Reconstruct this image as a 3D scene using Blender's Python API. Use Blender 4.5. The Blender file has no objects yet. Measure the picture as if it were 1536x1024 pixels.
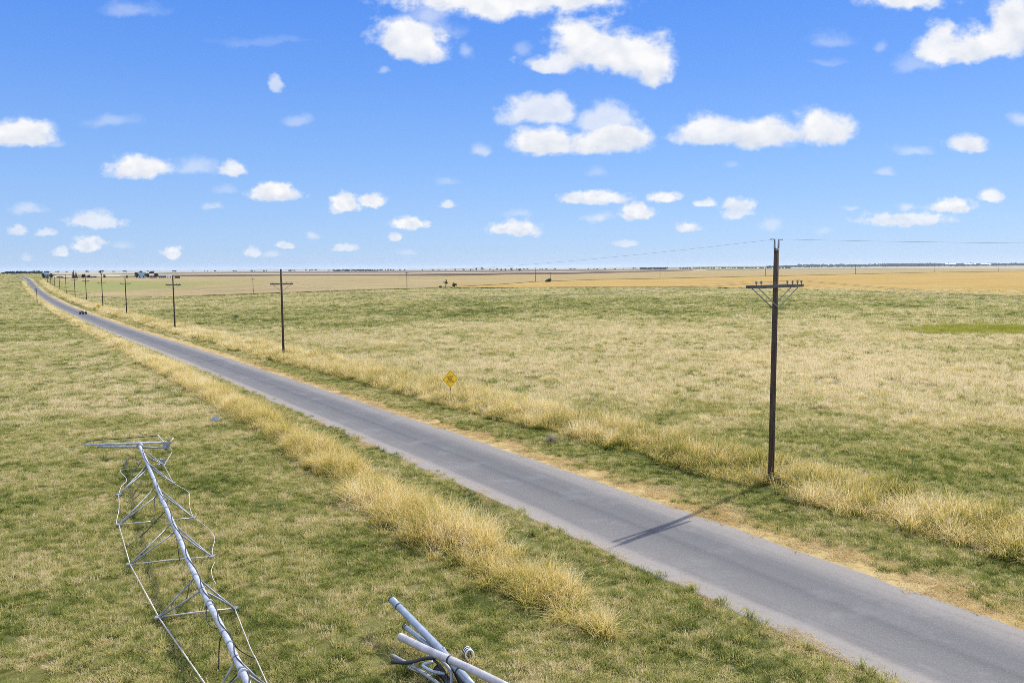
import bpy, bmesh, math, random
import numpy as np
from mathutils import Vector, Matrix

random.seed(7)
rng = np.random.default_rng(11)
scene = bpy.context.scene
COL = scene.collection

# ------------------------------------------------------------------ camera model and terrain
F, HC = 1200.0, 9.5                      # focal length in pixels of a 1536 wide frame, drone height
YH0, KH = 406.5, 0.0055                  # horizon row and its slope (slight roll)
_rho = math.atan(KH); _pit = math.atan((512 - (YH0 - KH * 768)) / F)
fw = np.array([0, math.cos(_pit), -math.sin(_pit)])
_r0 = np.array([1.0, 0, 0]); _u0 = np.cross(_r0, fw)
rt = _r0 * math.cos(_rho) - _u0 * math.sin(_rho); up = np.cross(rt, fw)
RD = np.array([-0.53416939, 0.84537747])     # direction of the road
RN = np.array([RD[1], -RD[0]])               # to the right of it

def ray(x, y):
    return fw + rt * (x - 768) / F - up * (y - 512) / F

_ss = np.arange(-300, 4000, 5.0)
_zz = np.interp(_ss, [-100, 0, 25, 50, 100, 170, 240, 300, 420, 540, 650, 750, 900, 1100, 1500, 3000],
                [0, 0, 0, -.3, -.9, -2.1, -2.7, -3.2, -3.4, -2.6, -1.2, 1, 3.5, 5, 5.0, 0])
def _smooth(a, n):
    k = np.hanning(n); k /= k.sum()
    return np.convolve(np.pad(a, n // 2, mode='edge'), k, mode='valid')[:len(a)]
_zz = _smooth(_zz, 17)
_tc = np.interp(_ss, [0, 40, 80, 140, 250, 350, 500, 640, 800, 880, 980, 1200],
                [19.4, 19.35, 19.2, 18.9, 17.8, 16.9, 16.4, 16.6, 17.0, 16.3, 14, 8])
_tc = _smooth(_tc, 15)

def tcen(s): return np.interp(s, _ss, _tc)
def terr(x, y):
    x = np.asarray(x, float); y = np.asarray(y, float)
    s = x * RD[0] + y * RD[1]; t = x * RN[0] + y * RN[1]
    w = np.clip((t - 38) / 110, 0, 1); w = 1 - w * w * (3 - 2 * w)
    r = np.hypot(x, y); a = np.clip((np.degrees(np.arctan2(x, y)) - 6) / 10, 0, 1); b = np.clip((r - 4500) / 3500, 0, 1)
    return np.interp(s, _ss, _zz) * w + 17 * a * a * (3 - 2 * a) * b * b * (3 - 2 * b)
def xy(s, t): return np.asarray(s) * RD[0] + np.asarray(t) * RN[0], np.asarray(s) * RD[1] + np.asarray(t) * RN[1]
def road_pt(s, u, dz=0.0):
    x, y = xy(s, tcen(s) + u)
    return np.array([float(x), float(y), float(terr(x, y)) + dz])
_lam = np.concatenate([np.arange(8, 120, .05), np.geomspace(120, 20000, 60000)])
def hit(px, py):
    q = ray(px, py); z = HC + _lam * q[2]
    below = z < terr(q[0] * _lam, q[1] * _lam)
    i = int(np.argmax(below)) if below.any() else len(_lam) - 1
    l = _lam[i]
    return np.array([q[0] * l, q[1] * l, float(terr(q[0] * l, q[1] * l))])
def at(px, py, h=0.0):
    """the point h metres above the ground plane seen at a pixel (near field, flat)"""
    q = ray(px, py); l = (h - HC) / q[2]
    return Vector((q[0] * l, q[1] * l, h))
def px_per_m(p): return F / float(np.dot(np.asarray(p) - np.array([0, 0, HC]), fw))

# ------------------------------------------------------------------ node helpers
class NT:
    def __init__(s, tree): s.t = tree
    def n(s, kind, **kw):
        nd = s.t.nodes.new(kind)
        for k, v in kw.items(): setattr(nd, k, v)
        return nd
    def put(s, sock, v):
        if v is None: return
        if isinstance(v, bpy.types.NodeSocket): s.t.links.new(v, sock)
        else: sock.default_value = v
    def math(s, op, a, b=None, c=None, clamp=False):
        nd = s.n('ShaderNodeMath', operation=op, use_clamp=clamp)
        s.put(nd.inputs[0], a); s.put(nd.inputs[1], b); s.put(nd.inputs[2], c)
        return nd.outputs[0]
    def vm(s, op, a, b=None, c=None, out=0):
        nd = s.n('ShaderNodeVectorMath', operation=op)
        s.put(nd.inputs[0], a); s.put(nd.inputs[1], b)
        if c is not None: s.put(nd.inputs[2], c)
        return nd.outputs[out]
    def noise(s, vec, scale, detail=3, rough=.55, dist=0.0, color=False):
        nd = s.n('ShaderNodeTexNoise')
        s.put(nd.inputs['Vector'], vec); nd.inputs['Scale'].default_value = scale
        nd.inputs['Detail'].default_value = detail; nd.inputs['Roughness'].default_value = rough
        nd.inputs['Distortion'].default_value = dist
        return nd.outputs[1] if color else nd.outputs[0]
    def mr(s, v, a, b, c=0.0, d=1.0, smooth=False):
        nd = s.n('ShaderNodeMapRange'); nd.interpolation_type = 'SMOOTHSTEP' if smooth else 'LINEAR'
        for i, x in enumerate((v, a, b, c, d)): s.put(nd.inputs[i], x)
        return nd.outputs[0]
    def mix(s, f, a, b):
        nd = s.n('ShaderNodeMix', data_type='RGBA')
        s.put(nd.inputs[0], f)
        for i, x in ((6, a), (7, b)):
            s.put(nd.inputs[i], x if isinstance(x, bpy.types.NodeSocket) else (*x, 1.0)[:4])
        return nd.outputs[2]
    def ramp(s, f, stops, interp='LINEAR'):
        nd = s.n('ShaderNodeValToRGB'); cr = nd.color_ramp; cr.interpolation = interp
        while len(cr.elements) < len(stops): cr.elements.new(0.5)
        for e, (p, c) in zip(cr.elements, stops): e.position = p; e.color = (*c, 1)
        s.put(nd.inputs[0], f); return nd.outputs[0]

def new_mat(name):
    m = bpy.data.materials.new(name); m.use_nodes = True
    m.node_tree.nodes.clear(); k = NT(m.node_tree)
    return m, k, k.n('ShaderNodeOutputMaterial')

def simple(name, col, rough=.6, metal=0.0, var=.25, scale=3.0, bump=0.0, col2=None, detail=5, stretch=None):
    """a principled surface with a mottled colour"""
    m, k, out = new_mat(name)
    tc = k.n('ShaderNodeTexCoord').outputs['Object']
    if stretch: tc = k.vm('MULTIPLY', tc, stretch)
    f = k.noise(tc, scale, detail, .6)
    f = k.mr(f, .32, .68)
    c2 = col2 or tuple(c * (1 - var) for c in col)
    c = k.mix(f, c2, tuple(min(1, x * (1 + var * .5)) for x in col))
    b = k.n('ShaderNodeBsdfPrincipled')
    k.put(b.inputs['Base Color'], c); b.inputs['Roughness'].default_value = rough; b.inputs['Metallic'].default_value = metal
    if bump:
        bn = k.n('ShaderNodeBump'); bn.inputs['Strength'].default_value = bump; bn.inputs['Distance'].default_value = .02
        k.put(bn.inputs['Height'], f); k.t.links.new(bn.outputs[0], b.inputs['Normal'])
    k.t.links.new(b.outputs[0], out.inputs[0])
    return m

# how dry the grass is, the same field for the soil, the blades and the blade height
_blobs = [(hit(1180, 560), 46, 26, .20), (hit(900, 500), 60, 40, .09), (hit(1250, 690), 12, 9, -.08), (hit(800, 575), 14, 8, -.08),
          (hit(1000, 455), 120, 60, -.16), (hit(350, 480), 90, 60, -.10), (hit(90, 640), 9, 5, -.10), (hit(130, 900), 5, 3.5, -.08), (hit(1515, 497), 14, 8, -.12)]
def dryness(k, pos, off=0.0):
    flat = k.vm('MULTIPLY', pos, (1, 1, 0))
    a = k.noise(flat, .045, 3, .55)
    b = k.noise(flat, .26, 4, .6, .4)
    c = k.noise(flat, 1.3, 3, .6)
    d = k.math('MULTIPLY_ADD', a, .75, k.math('MULTIPLY_ADD', b, .95, k.math('MULTIPLY', c, .45)))
    d = k.math('MULTIPLY_ADD', k.math('ADD', d, -1.02), 1.25, .49 + off)
    for (c, rx, ry, amt) in _blobs:
        v = k.vm('MULTIPLY', k.vm('SUBTRACT', flat, (float(c[0]), float(c[1]), 0)), (1 / rx, 1 / ry, 0))
        l = k.vm('LENGTH', v, out=1)
        d = k.math('MULTIPLY_ADD', k.mr(l, 1.3, .2, 0, 1, True), amt, d)
    return d

GREEN0 = (0.090, 0.128, 0.030); GREEN1 = (0.25, 0.288, 0.062); YEL = (0.51, 0.475, 0.150); STRAW = (0.69, 0.565, 0.30); PALE = (0.78, 0.67, 0.42)
def grass_mat(name, off=0.0, tip=.5, spread=.6, stops=None, transl=.35):
    m, k, out = new_mat(name)
    pos = k.n('ShaderNodeNewGeometry').outputs['Position']
    at_ = k.n('ShaderNodeAttribute', attribute_name='blade')
    sep = k.n('ShaderNodeSeparateXYZ'); k.t.links.new(at_.outputs['Vector'], sep.inputs[0])
    d = dryness(k, pos, off)
    d = k.math('ADD', d, k.math('MULTIPLY', k.math('SUBTRACT', sep.outputs[1], .5), spread))
    d = k.math('ADD', d, k.math('MULTIPLY', k.math('SUBTRACT', sep.outputs[0], .5), tip), clamp=True)
    c = k.ramp(d, stops or [(.05, GREEN0), (.36, GREEN1), (.62, YEL), (.85, STRAW), (1.0, PALE)])
    c = k.mix(k.math('MULTIPLY', sep.outputs[2], .55), c, (.10, .085, .05))      # old grey blades
    df = k.n('ShaderNodeBsdfDiffuse'); tr = k.n('ShaderNodeBsdfTranslucent'); mx = k.n('ShaderNodeMixShader')
    k.put(df.inputs[0], c); k.put(tr.inputs[0], c); mx.inputs[0].default_value = transl
    k.t.links.new(df.outputs[0], mx.inputs[1]); k.t.links.new(tr.outputs[0], mx.inputs[2]); k.t.links.new(mx.outputs[0], out.inputs[0])
    return m

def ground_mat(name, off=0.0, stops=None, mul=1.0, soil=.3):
    m, k, out = new_mat(name)
    pos = k.n('ShaderNodeNewGeometry').outputs['Position']
    d = dryness(k, pos, off)
    f1 = k.noise(pos, 5.0, 6, .7); f2 = k.noise(pos, .9, 5, .65)
    d = k.math('ADD', d, k.math('MULTIPLY_ADD', k.math('SUBTRACT', f1, .5), .7, k.math('MULTIPLY', k.math('SUBTRACT', f2, .5), .5)), clamp=True)
    c = k.ramp(d, stops or [(.05, GREEN0), (.36, GREEN1), (.62, YEL), (.85, STRAW), (1.0, PALE)])
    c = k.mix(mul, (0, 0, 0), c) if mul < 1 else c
    c = k.mix(k.math('MULTIPLY', k.mr(k.noise(pos, 2.2, 6, .7), .5, .72), soil), c, (.10, .082, .045))
    b = k.n('ShaderNodeBsdfPrincipled'); k.put(b.inputs['Base Color'], c); b.inputs['Roughness'].default_value = .95
    b.inputs['Specular IOR Level'].default_value = .1
    bn = k.n('ShaderNodeBump'); bn.inputs['Strength'].default_value = .9; bn.inputs['Distance'].default_value = .12
    k.put(bn.inputs['Height'], k.math('MULTIPLY_ADD', f1, .5, f2)); k.t.links.new(bn.outputs[0], b.inputs['Normal'])
    k.t.links.new(b.outputs[0], out.inputs[0])
    return m

# ------------------------------------------------------------------ object helpers
def tag(o, label=None, cat=None, group=None, kind=None):
    if label: o['label'] = label
    if cat: o['category'] = cat
    if group: o['group'] = group
    if kind: o['kind'] = kind
    return o
def link(name, me, mat=None, parent=None):
    o = bpy.data.objects.new(name, me); COL.objects.link(o)
    if mat is not None and not me.materials: me.materials.append(mat)
    if parent: o.parent = parent
    return o
def empty(name, loc, rz=0.0):
    o = bpy.data.objects.new(name, None); COL.objects.link(o)
    o.location = loc; o.rotation_euler = (0, 0, rz); o.empty_display_size = .3
    return o
def raw_mesh(name, verts, faces, smooth=False):
    me = bpy.data.meshes.new(name); me.from_pydata([tuple(v) for v in verts], [], faces); me.update()
    if smooth: me.polygons.foreach_set('use_smooth', [True] * len(me.polygons))
    return me

class MB:
    """collects solid shapes into one mesh"""
    def __init__(s): s.v = []; s.f = []; s.sm = []
    def tube(s, pts, r, seg=10, r2=None, cap=True, hollow=False):
        pts = [Vector(p) for p in pts]; n = len(pts); b = len(s.v)
        ref = None
        for i, p in enumerate(pts):
            d = (pts[min(i + 1, n - 1)] - pts[max(i - 1, 0)]).normalized()
            if ref is None: ref = d.orthogonal().normalized()
            ref = (ref - d * ref.dot(d)).normalized(); w = d.cross(ref)
            rr = r if r2 is None else r + (r2 - r) * i / (n - 1)
            for j in range(seg):
                a = 2 * math.pi * j / seg
                s.v.append(p + (ref * math.cos(a) + w * math.sin(a)) * rr)
        for i in range(n - 1):
            for j in range(seg):
                s.f.append((b + i * seg + j, b + i * seg + (j + 1) % seg, b + (i + 1) * seg + (j + 1) % seg, b + (i + 1) * seg + j)); s.sm.append(True)
        if hollow:
            c = len(s.v)
            for e in (0, n - 1):
                base = b + e * seg; cen = pts[e]; ins = (pts[1] - pts[0]).normalized() * (.25 if e == 0 else -.25)
                k0 = len(s.v)
                for j in range(seg): s.v.append(cen + (s.v[base + j] - cen) * .86)
                for j in range(seg): s.v.append(cen + ins + (s.v[base + j] - cen) * .86)
                for j in range(seg):
                    j2 = (j + 1) % seg
                    s.f.append((base + j, base + j2, k0 + j2, k0 + j)); s.sm.append(False)
                    s.f.append((k0 + j, k0 + j2, k0 + seg + j2, k0 + seg + j)); s.sm.append(True)
                s.f.append(tuple(k0 + seg + j for j in range(seg))); s.sm.append(False)
        elif cap:
            s.f.append(tuple(b + j for j in range(seg))[::-1]); s.sm.append(False)
            s.f.append(tuple(b + (n - 1) * seg + j for j in range(seg))); s.sm.append(False)
        return s
    def box(s, c, size, rz=0.0, mat=None):
        b = len(s.v); M = mat or Matrix.Rotation(rz, 3, 'Z'); c = Vector(c)
        for dz in (-.5, .5):
            for dx, dy in ((-.5, -.5), (.5, -.5), (.5, .5), (-.5, .5)):
                s.v.append(c + M @ Vector((dx * size[0], dy * size[1], dz * size[2])))
        for q in ((3, 2, 1, 0), (4, 5, 6, 7), (0, 1, 5, 4), (1, 2, 6, 5), (2, 3, 7, 6), (3, 0, 4, 7)):
            s.f.append(tuple(b + i for i in q)); s.sm.append(False)
        return s
    def bar(s, a, c, w, h):
        a = Vector(a); c = Vector(c); d = c - a; L = d.length
        x = d.normalized(); y = Vector((0, 0, 1)).cross(x)
        y = y.normalized() if y.length > 1e-4 else Vector((1, 0, 0)); z = x.cross(y)
        return s.box((a + c) / 2, (L, w, h), mat=Matrix((x, y, z)).transposed())
    def lathe(s, prof, seg=12, c=(0, 0, 0)):
        b = len(s.v); c = Vector(c)
        for (r, z) in prof:
            for j in range(seg):
                a = 2 * math.pi * j / seg; s.v.append(c + Vector((r * math.cos(a), r * math.sin(a), z)))
        for i in range(len(prof) - 1):
            for j in range(seg):
                s.f.append((b + i * seg + j, b + i * seg + (j + 1) % seg, b + (i + 1) * seg + (j + 1) % seg, b + (i + 1) * seg + j)); s.sm.append(True)
        return s
    def poly(s, pts, thick):
        """closed outline in 3D extruded by the vector thick"""
        b = len(s.v); n = len(pts); th = Vector(thick)
        s.v += [Vector(p) for p in pts] + [Vector(p) + th for p in pts]
        s.f.append(tuple(range(b + n - 1, b - 1, -1))); s.f.append(tuple(range(b + n, b + 2 * n))); s.sm += [False, False]
        for i in range(n):
            j = (i + 1) % n; s.f.append((b + i, b + j, b + n + j, b + n + i)); s.sm.append(False)
        return s
    def mesh(s, name):
        me = raw_mesh(name, s.v, s.f); me.polygons.foreach_set('use_smooth', s.sm); return me
    def build(s, name, mat, parent=None): return link(name, s.mesh(name), mat, parent)

def curve_pts(pts, n=6):
    """Catmull-Rom through pts"""
    P = [Vector(p) for p in pts]; P = [P[0] * 2 - P[1]] + P + [P[-1] * 2 - P[-2]]; out = []
    for i in range(1, len(P) - 2):
        for j in range(n):
            t = j / n; a, b, c, d = P[i - 1], P[i], P[i + 1], P[i + 2]
            out.append(.5 * ((2 * b) + (c - a) * t + (2 * a - 5 * b + 4 * c - d) * t * t + (3 * b - a - 3 * c + d) * t ** 3))
    out.append(P[-2]); return out

# ------------------------------------------------------------------ materials
M = {}
M['metal'] = simple('galvanised_steel', (.46, .48, .53), .5, .25, .35, 5, 0.15)
M['metal_pale'] = simple('weathered_pipe', (.42, .41, .43), .5, .25, .40, 2.6, 0.1)
M['metal_blue'] = simple('shiny_pipe', (.30, .36, .45), .4, .4, .3, 3)
M['strut'] = simple('strut_steel', (.30, .32, .35), .55, .4, .4, 5)
M['rod'] = simple('rod_steel', (.55, .53, .48), .5, .3, .3, 5)
M['black'] = simple('black_rubber', (.022, .024, .028), .5, 0, .2, 6)
M['wood'] = simple('creosote_wood', (.075, .045, .030), .85, 0, .5, 2.6, .6, col2=(.014, .011, .010), stretch=(7, 7, .45))
M['arm'] = simple('crossarm_wood', (.085, .085, .085), .8, 0, .4, 5, .3)
M['steel'] = simple('dull_steel', (.22, .23, .25), .5, .5, .3, 6)
M['porcelain'] = simple('insulator_glaze', (.16, .16, .18), .25, 0, .2, 8)
M['wire'] = simple('weathered_wire', (.24, .25, .27), .6, .3, .2, 8)
M['sign'] = simple('sign_yellow', (1.0, .60, .012), .45, 0, .06, 2)
M['letters'] = simple('sign_black', (.02, .018, .012), .6, 0, .1, 2)
M['post'] = simple('sign_post', (.20, .13, .08), .8, 0, .3, 5)
M['white'] = simple('white_paint', (.78, .78, .76), .6, 0, .12, .7)
M['bark'] = simple('bark', (.09, .07, .05), .9, 0, .4, 3, .3)
M['roof_blue'] = simple('roof_blue', (.10, .15, .21), .5, 0, .15, .6)
M['wall_blue'] = simple('wall_blue', (.28, .42, .52), .7, 0, .12, .5)
M['wall_red'] = simple('wall_red', (.22, .12, .10), .8, 0, .25, .6)
M['roof_pink'] = simple('roof_weathered', (.42, .32, .30), .7, 0, .2, .6)
M['wall_grey'] = simple('wall_grey', (.16, .18, .22), .7, 0, .2, .6)
M['roof_grey'] = simple('roof_grey', (.30, .28, .28), .6, 0, .2, .6)
M['glass'] = simple('dark_glass', (.03, .035, .04), .15, 0, .1, 1)
M['atv'] = simple('dark_plastic', (.018, .020, .026), .35, 0, .2, 4)
M['tyre'] = simple('tyre_rubber', (.015, .015, .016), .85, 0, .2, 6)
M['tarp'] = simple('blue_scrap', (.12, .14, .19), .5, 0, .3, 3)

def leaf_mat(name, a, b):
    m, k, out = new_mat(name)
    pos = k.n('ShaderNodeTexCoord').outputs['Object']
    c = k.mix(k.mr(k.noise(pos, .8, 4, .7), .35, .65), a, b)
    df = k.n('ShaderNodeBsdfDiffuse'); tr = k.n('ShaderNodeBsdfTranslucent'); mx = k.n('ShaderNodeMixShader')
    k.put(df.inputs[0], c); k.put(tr.inputs[0], c); mx.inputs[0].default_value = .25
    k.t.links.new(df.outputs[0], mx.inputs[1]); k.t.links.new(tr.outputs[0], mx.inputs[2]); k.t.links.new(mx.outputs[0], out.inputs[0])
    return m
M['leaf_dark'] = leaf_mat('leaves_dark', (.014, .026, .012), (.030, .044, .018))
M['leaf_mid'] = leaf_mat('leaves_mid', (.035, .055, .020), (.075, .095, .035))
M['leaf_olive'] = leaf_mat('leaves_olive', (.085, .095, .035), (.15, .15, .06))

# ------------------------------------------------------------------ ground
def build_ground():
    az = np.concatenate([np.radians(np.arange(-45, 45.01, .5)), np.radians(np.arange(48, 315, 3.0))])
    rr = np.concatenate([[3, 6, 9], np.geomspace(11, 30000, 170)])
    A, R = np.meshgrid(az, rr)
    X = R * np.sin(A); Y = R * np.cos(A); Z = terr(X, Y)
    v = np.stack([X.ravel(), Y.ravel(), Z.ravel()], 1); n = len(az); faces = []
    for i in range(len(rr) - 1):
        for j in range(n):
            j2 = (j + 1) % n
            faces.append((i * n + j, (i + 1) * n + j, (i + 1) * n + j2, i * n + j2))
    verts = v.tolist() + [[0, 0, 0]]
    for j in range(n): faces.append((len(verts) - 1, j, (j + 1) % n))
    me = raw_mesh('ground', verts, faces, True)
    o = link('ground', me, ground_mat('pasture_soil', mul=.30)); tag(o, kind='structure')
build_ground()

def ribbon(name, mat, u0, u1, s0, s1, dz, jag=0.0, nu=6, skirt=False):
    s = np.concatenate([np.arange(s0, 70, .35), np.arange(70, 200, 1.5), np.arange(200, s1, 8.0)])
    nz = lambda: _smooth(rng.normal(0, 1, len(s)), 7) * 1.4 * jag
    l = u0 + nz(); r = u1 + nz(); V = []; UV = []; Fc = []
    us = np.linspace(0, 1, nu)
    for i, si in enumerate(s):
        for q in us:
            u = l[i] + (r[i] - l[i]) * q; p = road_pt(si, u, dz); V.append(p); UV.append((u, si))
        if skirt:
            for u, q in ((l[i] - .12, 0), (r[i] + .12, 0)): p = road_pt(si, u, -.02); V.append(p); UV.append((u, si))
    k = nu + (2 if skirt else 0)
    for i in range(len(s) - 1):
        a = i * k; b = a + k
        for j in range(nu - 1): Fc.append((a + j, a + j + 1, b + j + 1, b + j))
        if skirt:
            Fc.append((a + nu, a, b, b + nu)); Fc.append((a + nu - 1, a + nu + 1, b + nu + 1, b + nu - 1))
    me = raw_mesh(name, V, Fc); uvl = me.uv_layers.new(name='UVMap')
    li = np.empty(len(me.loops), int); me.loops.foreach_get('vertex_index', li)
    uvl.data.foreach_set('uv', np.array(UV)[li].ravel())
    o = link(name, me, mat); tag(o, kind='structure'); return o

def road_mat():
    m, k, out = new_mat('chip_seal')
    uv = k.n('ShaderNodeUVMap'); uv.uv_map = 'UVMap'
    sep = k.n('ShaderNodeSeparateXYZ'); k.t.links.new(uv.outputs[0], sep.inputs[0])
    u = sep.outputs[0]
    st = k.vm('MULTIPLY', uv.outputs[0], (1.6, .06, 0)); wob = k.noise(st, 1.0, 4, .6)
    st2 = k.vm('MULTIPLY', uv.outputs[0], (.5, .12, 0)); wob2 = k.noise(st2, 1.0, 5, .65)
    uw = k.math('ADD', u, k.math('MULTIPLY', k.math('SUBTRACT', wob2, .5), .45))
    x = k.math('MULTIPLY_ADD', uw, 1 / 5.4, .5)
    c = k.ramp(x, [(0.0, (.270, .235, .198)), (.13, (.245, .216, .186)), (.18, (.140, .130, .121)), (.33, (.118, .113, .109)), (.44, (.094, .092, .092)), (.50, (.066, .067, .071)),
                   (.55, (.094, .093, .094)), (.66, (.084, .084, .087)), (.76, (.122, .116, .111)), (.86, (.205, .184, .161)), (1.0, (.245, .214, .182))])
    c = k.mix(k.mr(wob, .3, .7, 0, .30), c, (.095, .096, .103))
    pos = k.n('ShaderNodeNewGeometry').outputs['Position']
    g = k.noise(pos, 26, 4, .75); g2 = k.noise(pos, 7, 4, .7)
    c = k.mix(k.mr(g, .5, .75, 0, .38), c, (.31, .305, .30)); c = k.mix(k.mr(g2, .25, .5, .35, 0), c, (.075, .078, .088))
    pt = k.noise(pos, .35, 5, .7); c = k.mix(k.mr(pt, .52, .74, 0, .30), c, (.27, .262, .25))
    b = k.n('ShaderNodeBsdfPrincipled'); k.put(b.inputs['Base Color'], c); b.inputs['Roughness'].default_value = .8
    b.inputs['Specular IOR Level'].default_value = .35
    bn = k.n('ShaderNodeBump'); bn.inputs['Strength'].default_value = .5; bn.inputs['Distance'].default_value = .012
    k.put(bn.inputs['Height'], g); k.t.links.new(bn.outputs[0], b.inputs['Normal'])
    k.t.links.new(b.outputs[0], out.inputs[0]); return m
ribbon('road', road_mat(), -2.68, 2.66, -60, 1400, .030, .06, 9, True)
STRAWS = [(.0, (.26, .20, .08)), (.4, (.48, .34, .13)), (.75, (.60, .45, .20)), (1.0, (.66, .54, .30))]
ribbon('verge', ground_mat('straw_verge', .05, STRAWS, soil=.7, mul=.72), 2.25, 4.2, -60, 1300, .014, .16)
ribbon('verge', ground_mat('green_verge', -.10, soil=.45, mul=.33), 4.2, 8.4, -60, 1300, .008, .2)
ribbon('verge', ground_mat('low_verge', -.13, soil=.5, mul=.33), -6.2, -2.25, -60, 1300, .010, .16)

def field(name, mat, top, bot, dz, cols=60, rows=8):
    """a sheet of farmland between two outlines seen at pixels, draped on the terrain"""
    xs = np.linspace(max(top[0][0], bot[0][0]), min(top[-1][0], bot[-1][0]), cols); V = []; Fc = []
    ty = np.interp(xs, *zip(*top)); by = np.interp(xs, *zip(*bot))
    for i, x in enumerate(xs):
        for j in range(rows):
            q = j / (rows - 1); h = YH0 - KH * x
            inv = (1 - q) / max(by[i] - h, .2) + q / max(ty[i] - h, .2)
            p = hit(x, h + 1 / inv); V.append((p[0], p[1], p[2] + dz))
    for i in range(cols - 1):
        for j in range(rows - 1):
            a = i * rows + j; Fc.append((a, a + rows, a + rows + 1, a + 1))
    o = link(name, raw_mesh(name, V, Fc, True), mat); tag(o, kind='structure'); return o

def field_mat(name, c1, c2, scale=.02, rows=0.0, patch=None):
    m, k, out = new_mat(name)
    pos = k.n('ShaderNodeNewGeometry').outputs['Position']
    f = k.noise(pos, scale, 5, .65); f2 = k.noise(pos, scale * 14, 4, .7)
    f = k.mr(k.math('MULTIPLY_ADD', f2, .5, k.math('MULTIPLY', f, .7)), .42, .78)
    if rows:
        w = k.n('ShaderNodeTexWave'); w.inputs['Scale'].default_value = rows; w.inputs['Distortion'].default_value = 1.5
        k.put(w.inputs['Vector'], k.vm('MULTIPLY', pos, (.8, .6, 0))); f = k.math('MULTIPLY_ADD', w.outputs[1], .12, f, clamp=True)
    c = k.mix(f, c1, c2)
    if patch:
        l = k.vm('LENGTH', k.vm('SUBTRACT', k.vm('MULTIPLY', pos, (1, 1, 0)), (float(patch[0][0]), float(patch[0][1]), 0)), out=1)
        l = k.math('MULTIPLY_ADD', k.math('SUBTRACT', k.noise(pos, .012, 5, .6), .5), 180, l); c = k.mix(k.mr(l, patch[1], patch[1] * .3, 0, 1, True), c, patch[2])
    b = k.n('ShaderNodeBsdfDiffuse'); k.put(b.inputs[0], c); k.t.links.new(b.outputs[0], out.inputs[0]); return m
FM = {'tan': field_mat('stubble', (.230, .178, .088), (.335, .272, .150), .02, .05, (hit(105, 430), 170, (.225, .225, .085))),
      'gold': field_mat('golden_stubble', (.300, .200, .066), (.400, .285, .112), .02, .06),
      'dark': field_mat('ploughed_soil', (.085, .062, .050), (.12, .088, .070), .004),
      'brown': field_mat('bare_soil', (.150, .122, .082), (.20, .165, .108), .004),
      'pale': field_mat('pale_stubble', (.34, .285, .19), (.42, .36, .25), .006),
      'dust': field_mat('dry_grassland', (.27, .25, .20), (.35, .33, .27), .003),
      'line': field_mat('weedy_edge', (.10, .092, .038), (.19, .155, .065), .05),
      'goldfar': field_mat('far_stubble', (.270, .205, .095), (.345, .270, .140), .006)}
# far to near, each a little higher than the one behind it
PASTURE = [(104, 437), (130, 445), (180, 447), (230, 446), (300, 444), (420, 440), (560, 435), (660, 432.5), (700, 432.5), (860, 431.5), (1036, 431.5), (1180, 434), (1300, 438), (1400, 441), (1560, 446)]
TRACK = [(640, 432.6), (700, 430), (760, 426.5), (803, 423), (900, 419.8), (990, 418.2), (1148, 414.6), (1283, 411.6), (1402, 408.8), (1560, 406.8)]
def shift(l, d): return [(a, b + d) for a, b in l]
field('dry_grassland', FM['dust'], [(-10, 407.4), (400, 405.3), (800, 402.9), (1560, 398.7)], [(-10, 414.5), (280, 408.5), (600, 406), (860, 403.6), (1560, 402.6)], .10, 40, 6)
field('bare_field', FM['brown'], [(255, 408.6), (420, 406.9), (600, 405.7), (850, 404.0), (1060, 402.8)], [(255, 412.2), (420, 411), (600, 410.3), (850, 408.5), (1060, 404.6)], .14, 40, 5)
field('pale_field', FM['pale'], [(60, 413.2), (255, 411.0), (420, 410.2), (600, 409.6), (860, 407.2), (1060, 404.4)], [(60, 416.5), (255, 413.5), (420, 412.8), (600, 412.2), (860, 410), (1060, 406.0)], .18, 40, 4)
field('far_field', FM['goldfar'], [(655, 414.6), (860, 409.8), (1060, 405.4), (1300, 403.6), (1560, 402.4)], [(655, 432.4), (760, 427.2), (860, 422), (1148, 415.5), (1560, 407.5)], .22, 60, 8)
field('stubble_field', FM['tan'], [(62, 417.6), (105, 417.2), (190, 416.6), (280, 415.0), (420, 413.8), (560, 413.6), (668, 414.2)], [(62, 418.2), (76, 423.5), (88, 430)] + PASTURE[:8] + [(668, 432.6)], .26, 70, 12)
field('ploughed_field', FM['dark'], [(180, 412.9), (420, 411.5), (600, 411.2), (860, 408.2), (1040, 404.8)], [(180, 413.9), (420, 413.8), (600, 413.7), (860, 411.2), (1040, 405.9)], .30, 40, 4)
field('golden_field', FM['gold'], shift(TRACK, .3), [(640, 433.5)] + PASTURE[8:], .30, 70, 10)
def edge(name, line, half):
    field(name, FM['line'], shift(line, -half), shift(line, half), .38, 80, 4)
edge('field_edge', PASTURE[4:], .26); edge('field_edge', TRACK, .35)

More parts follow.
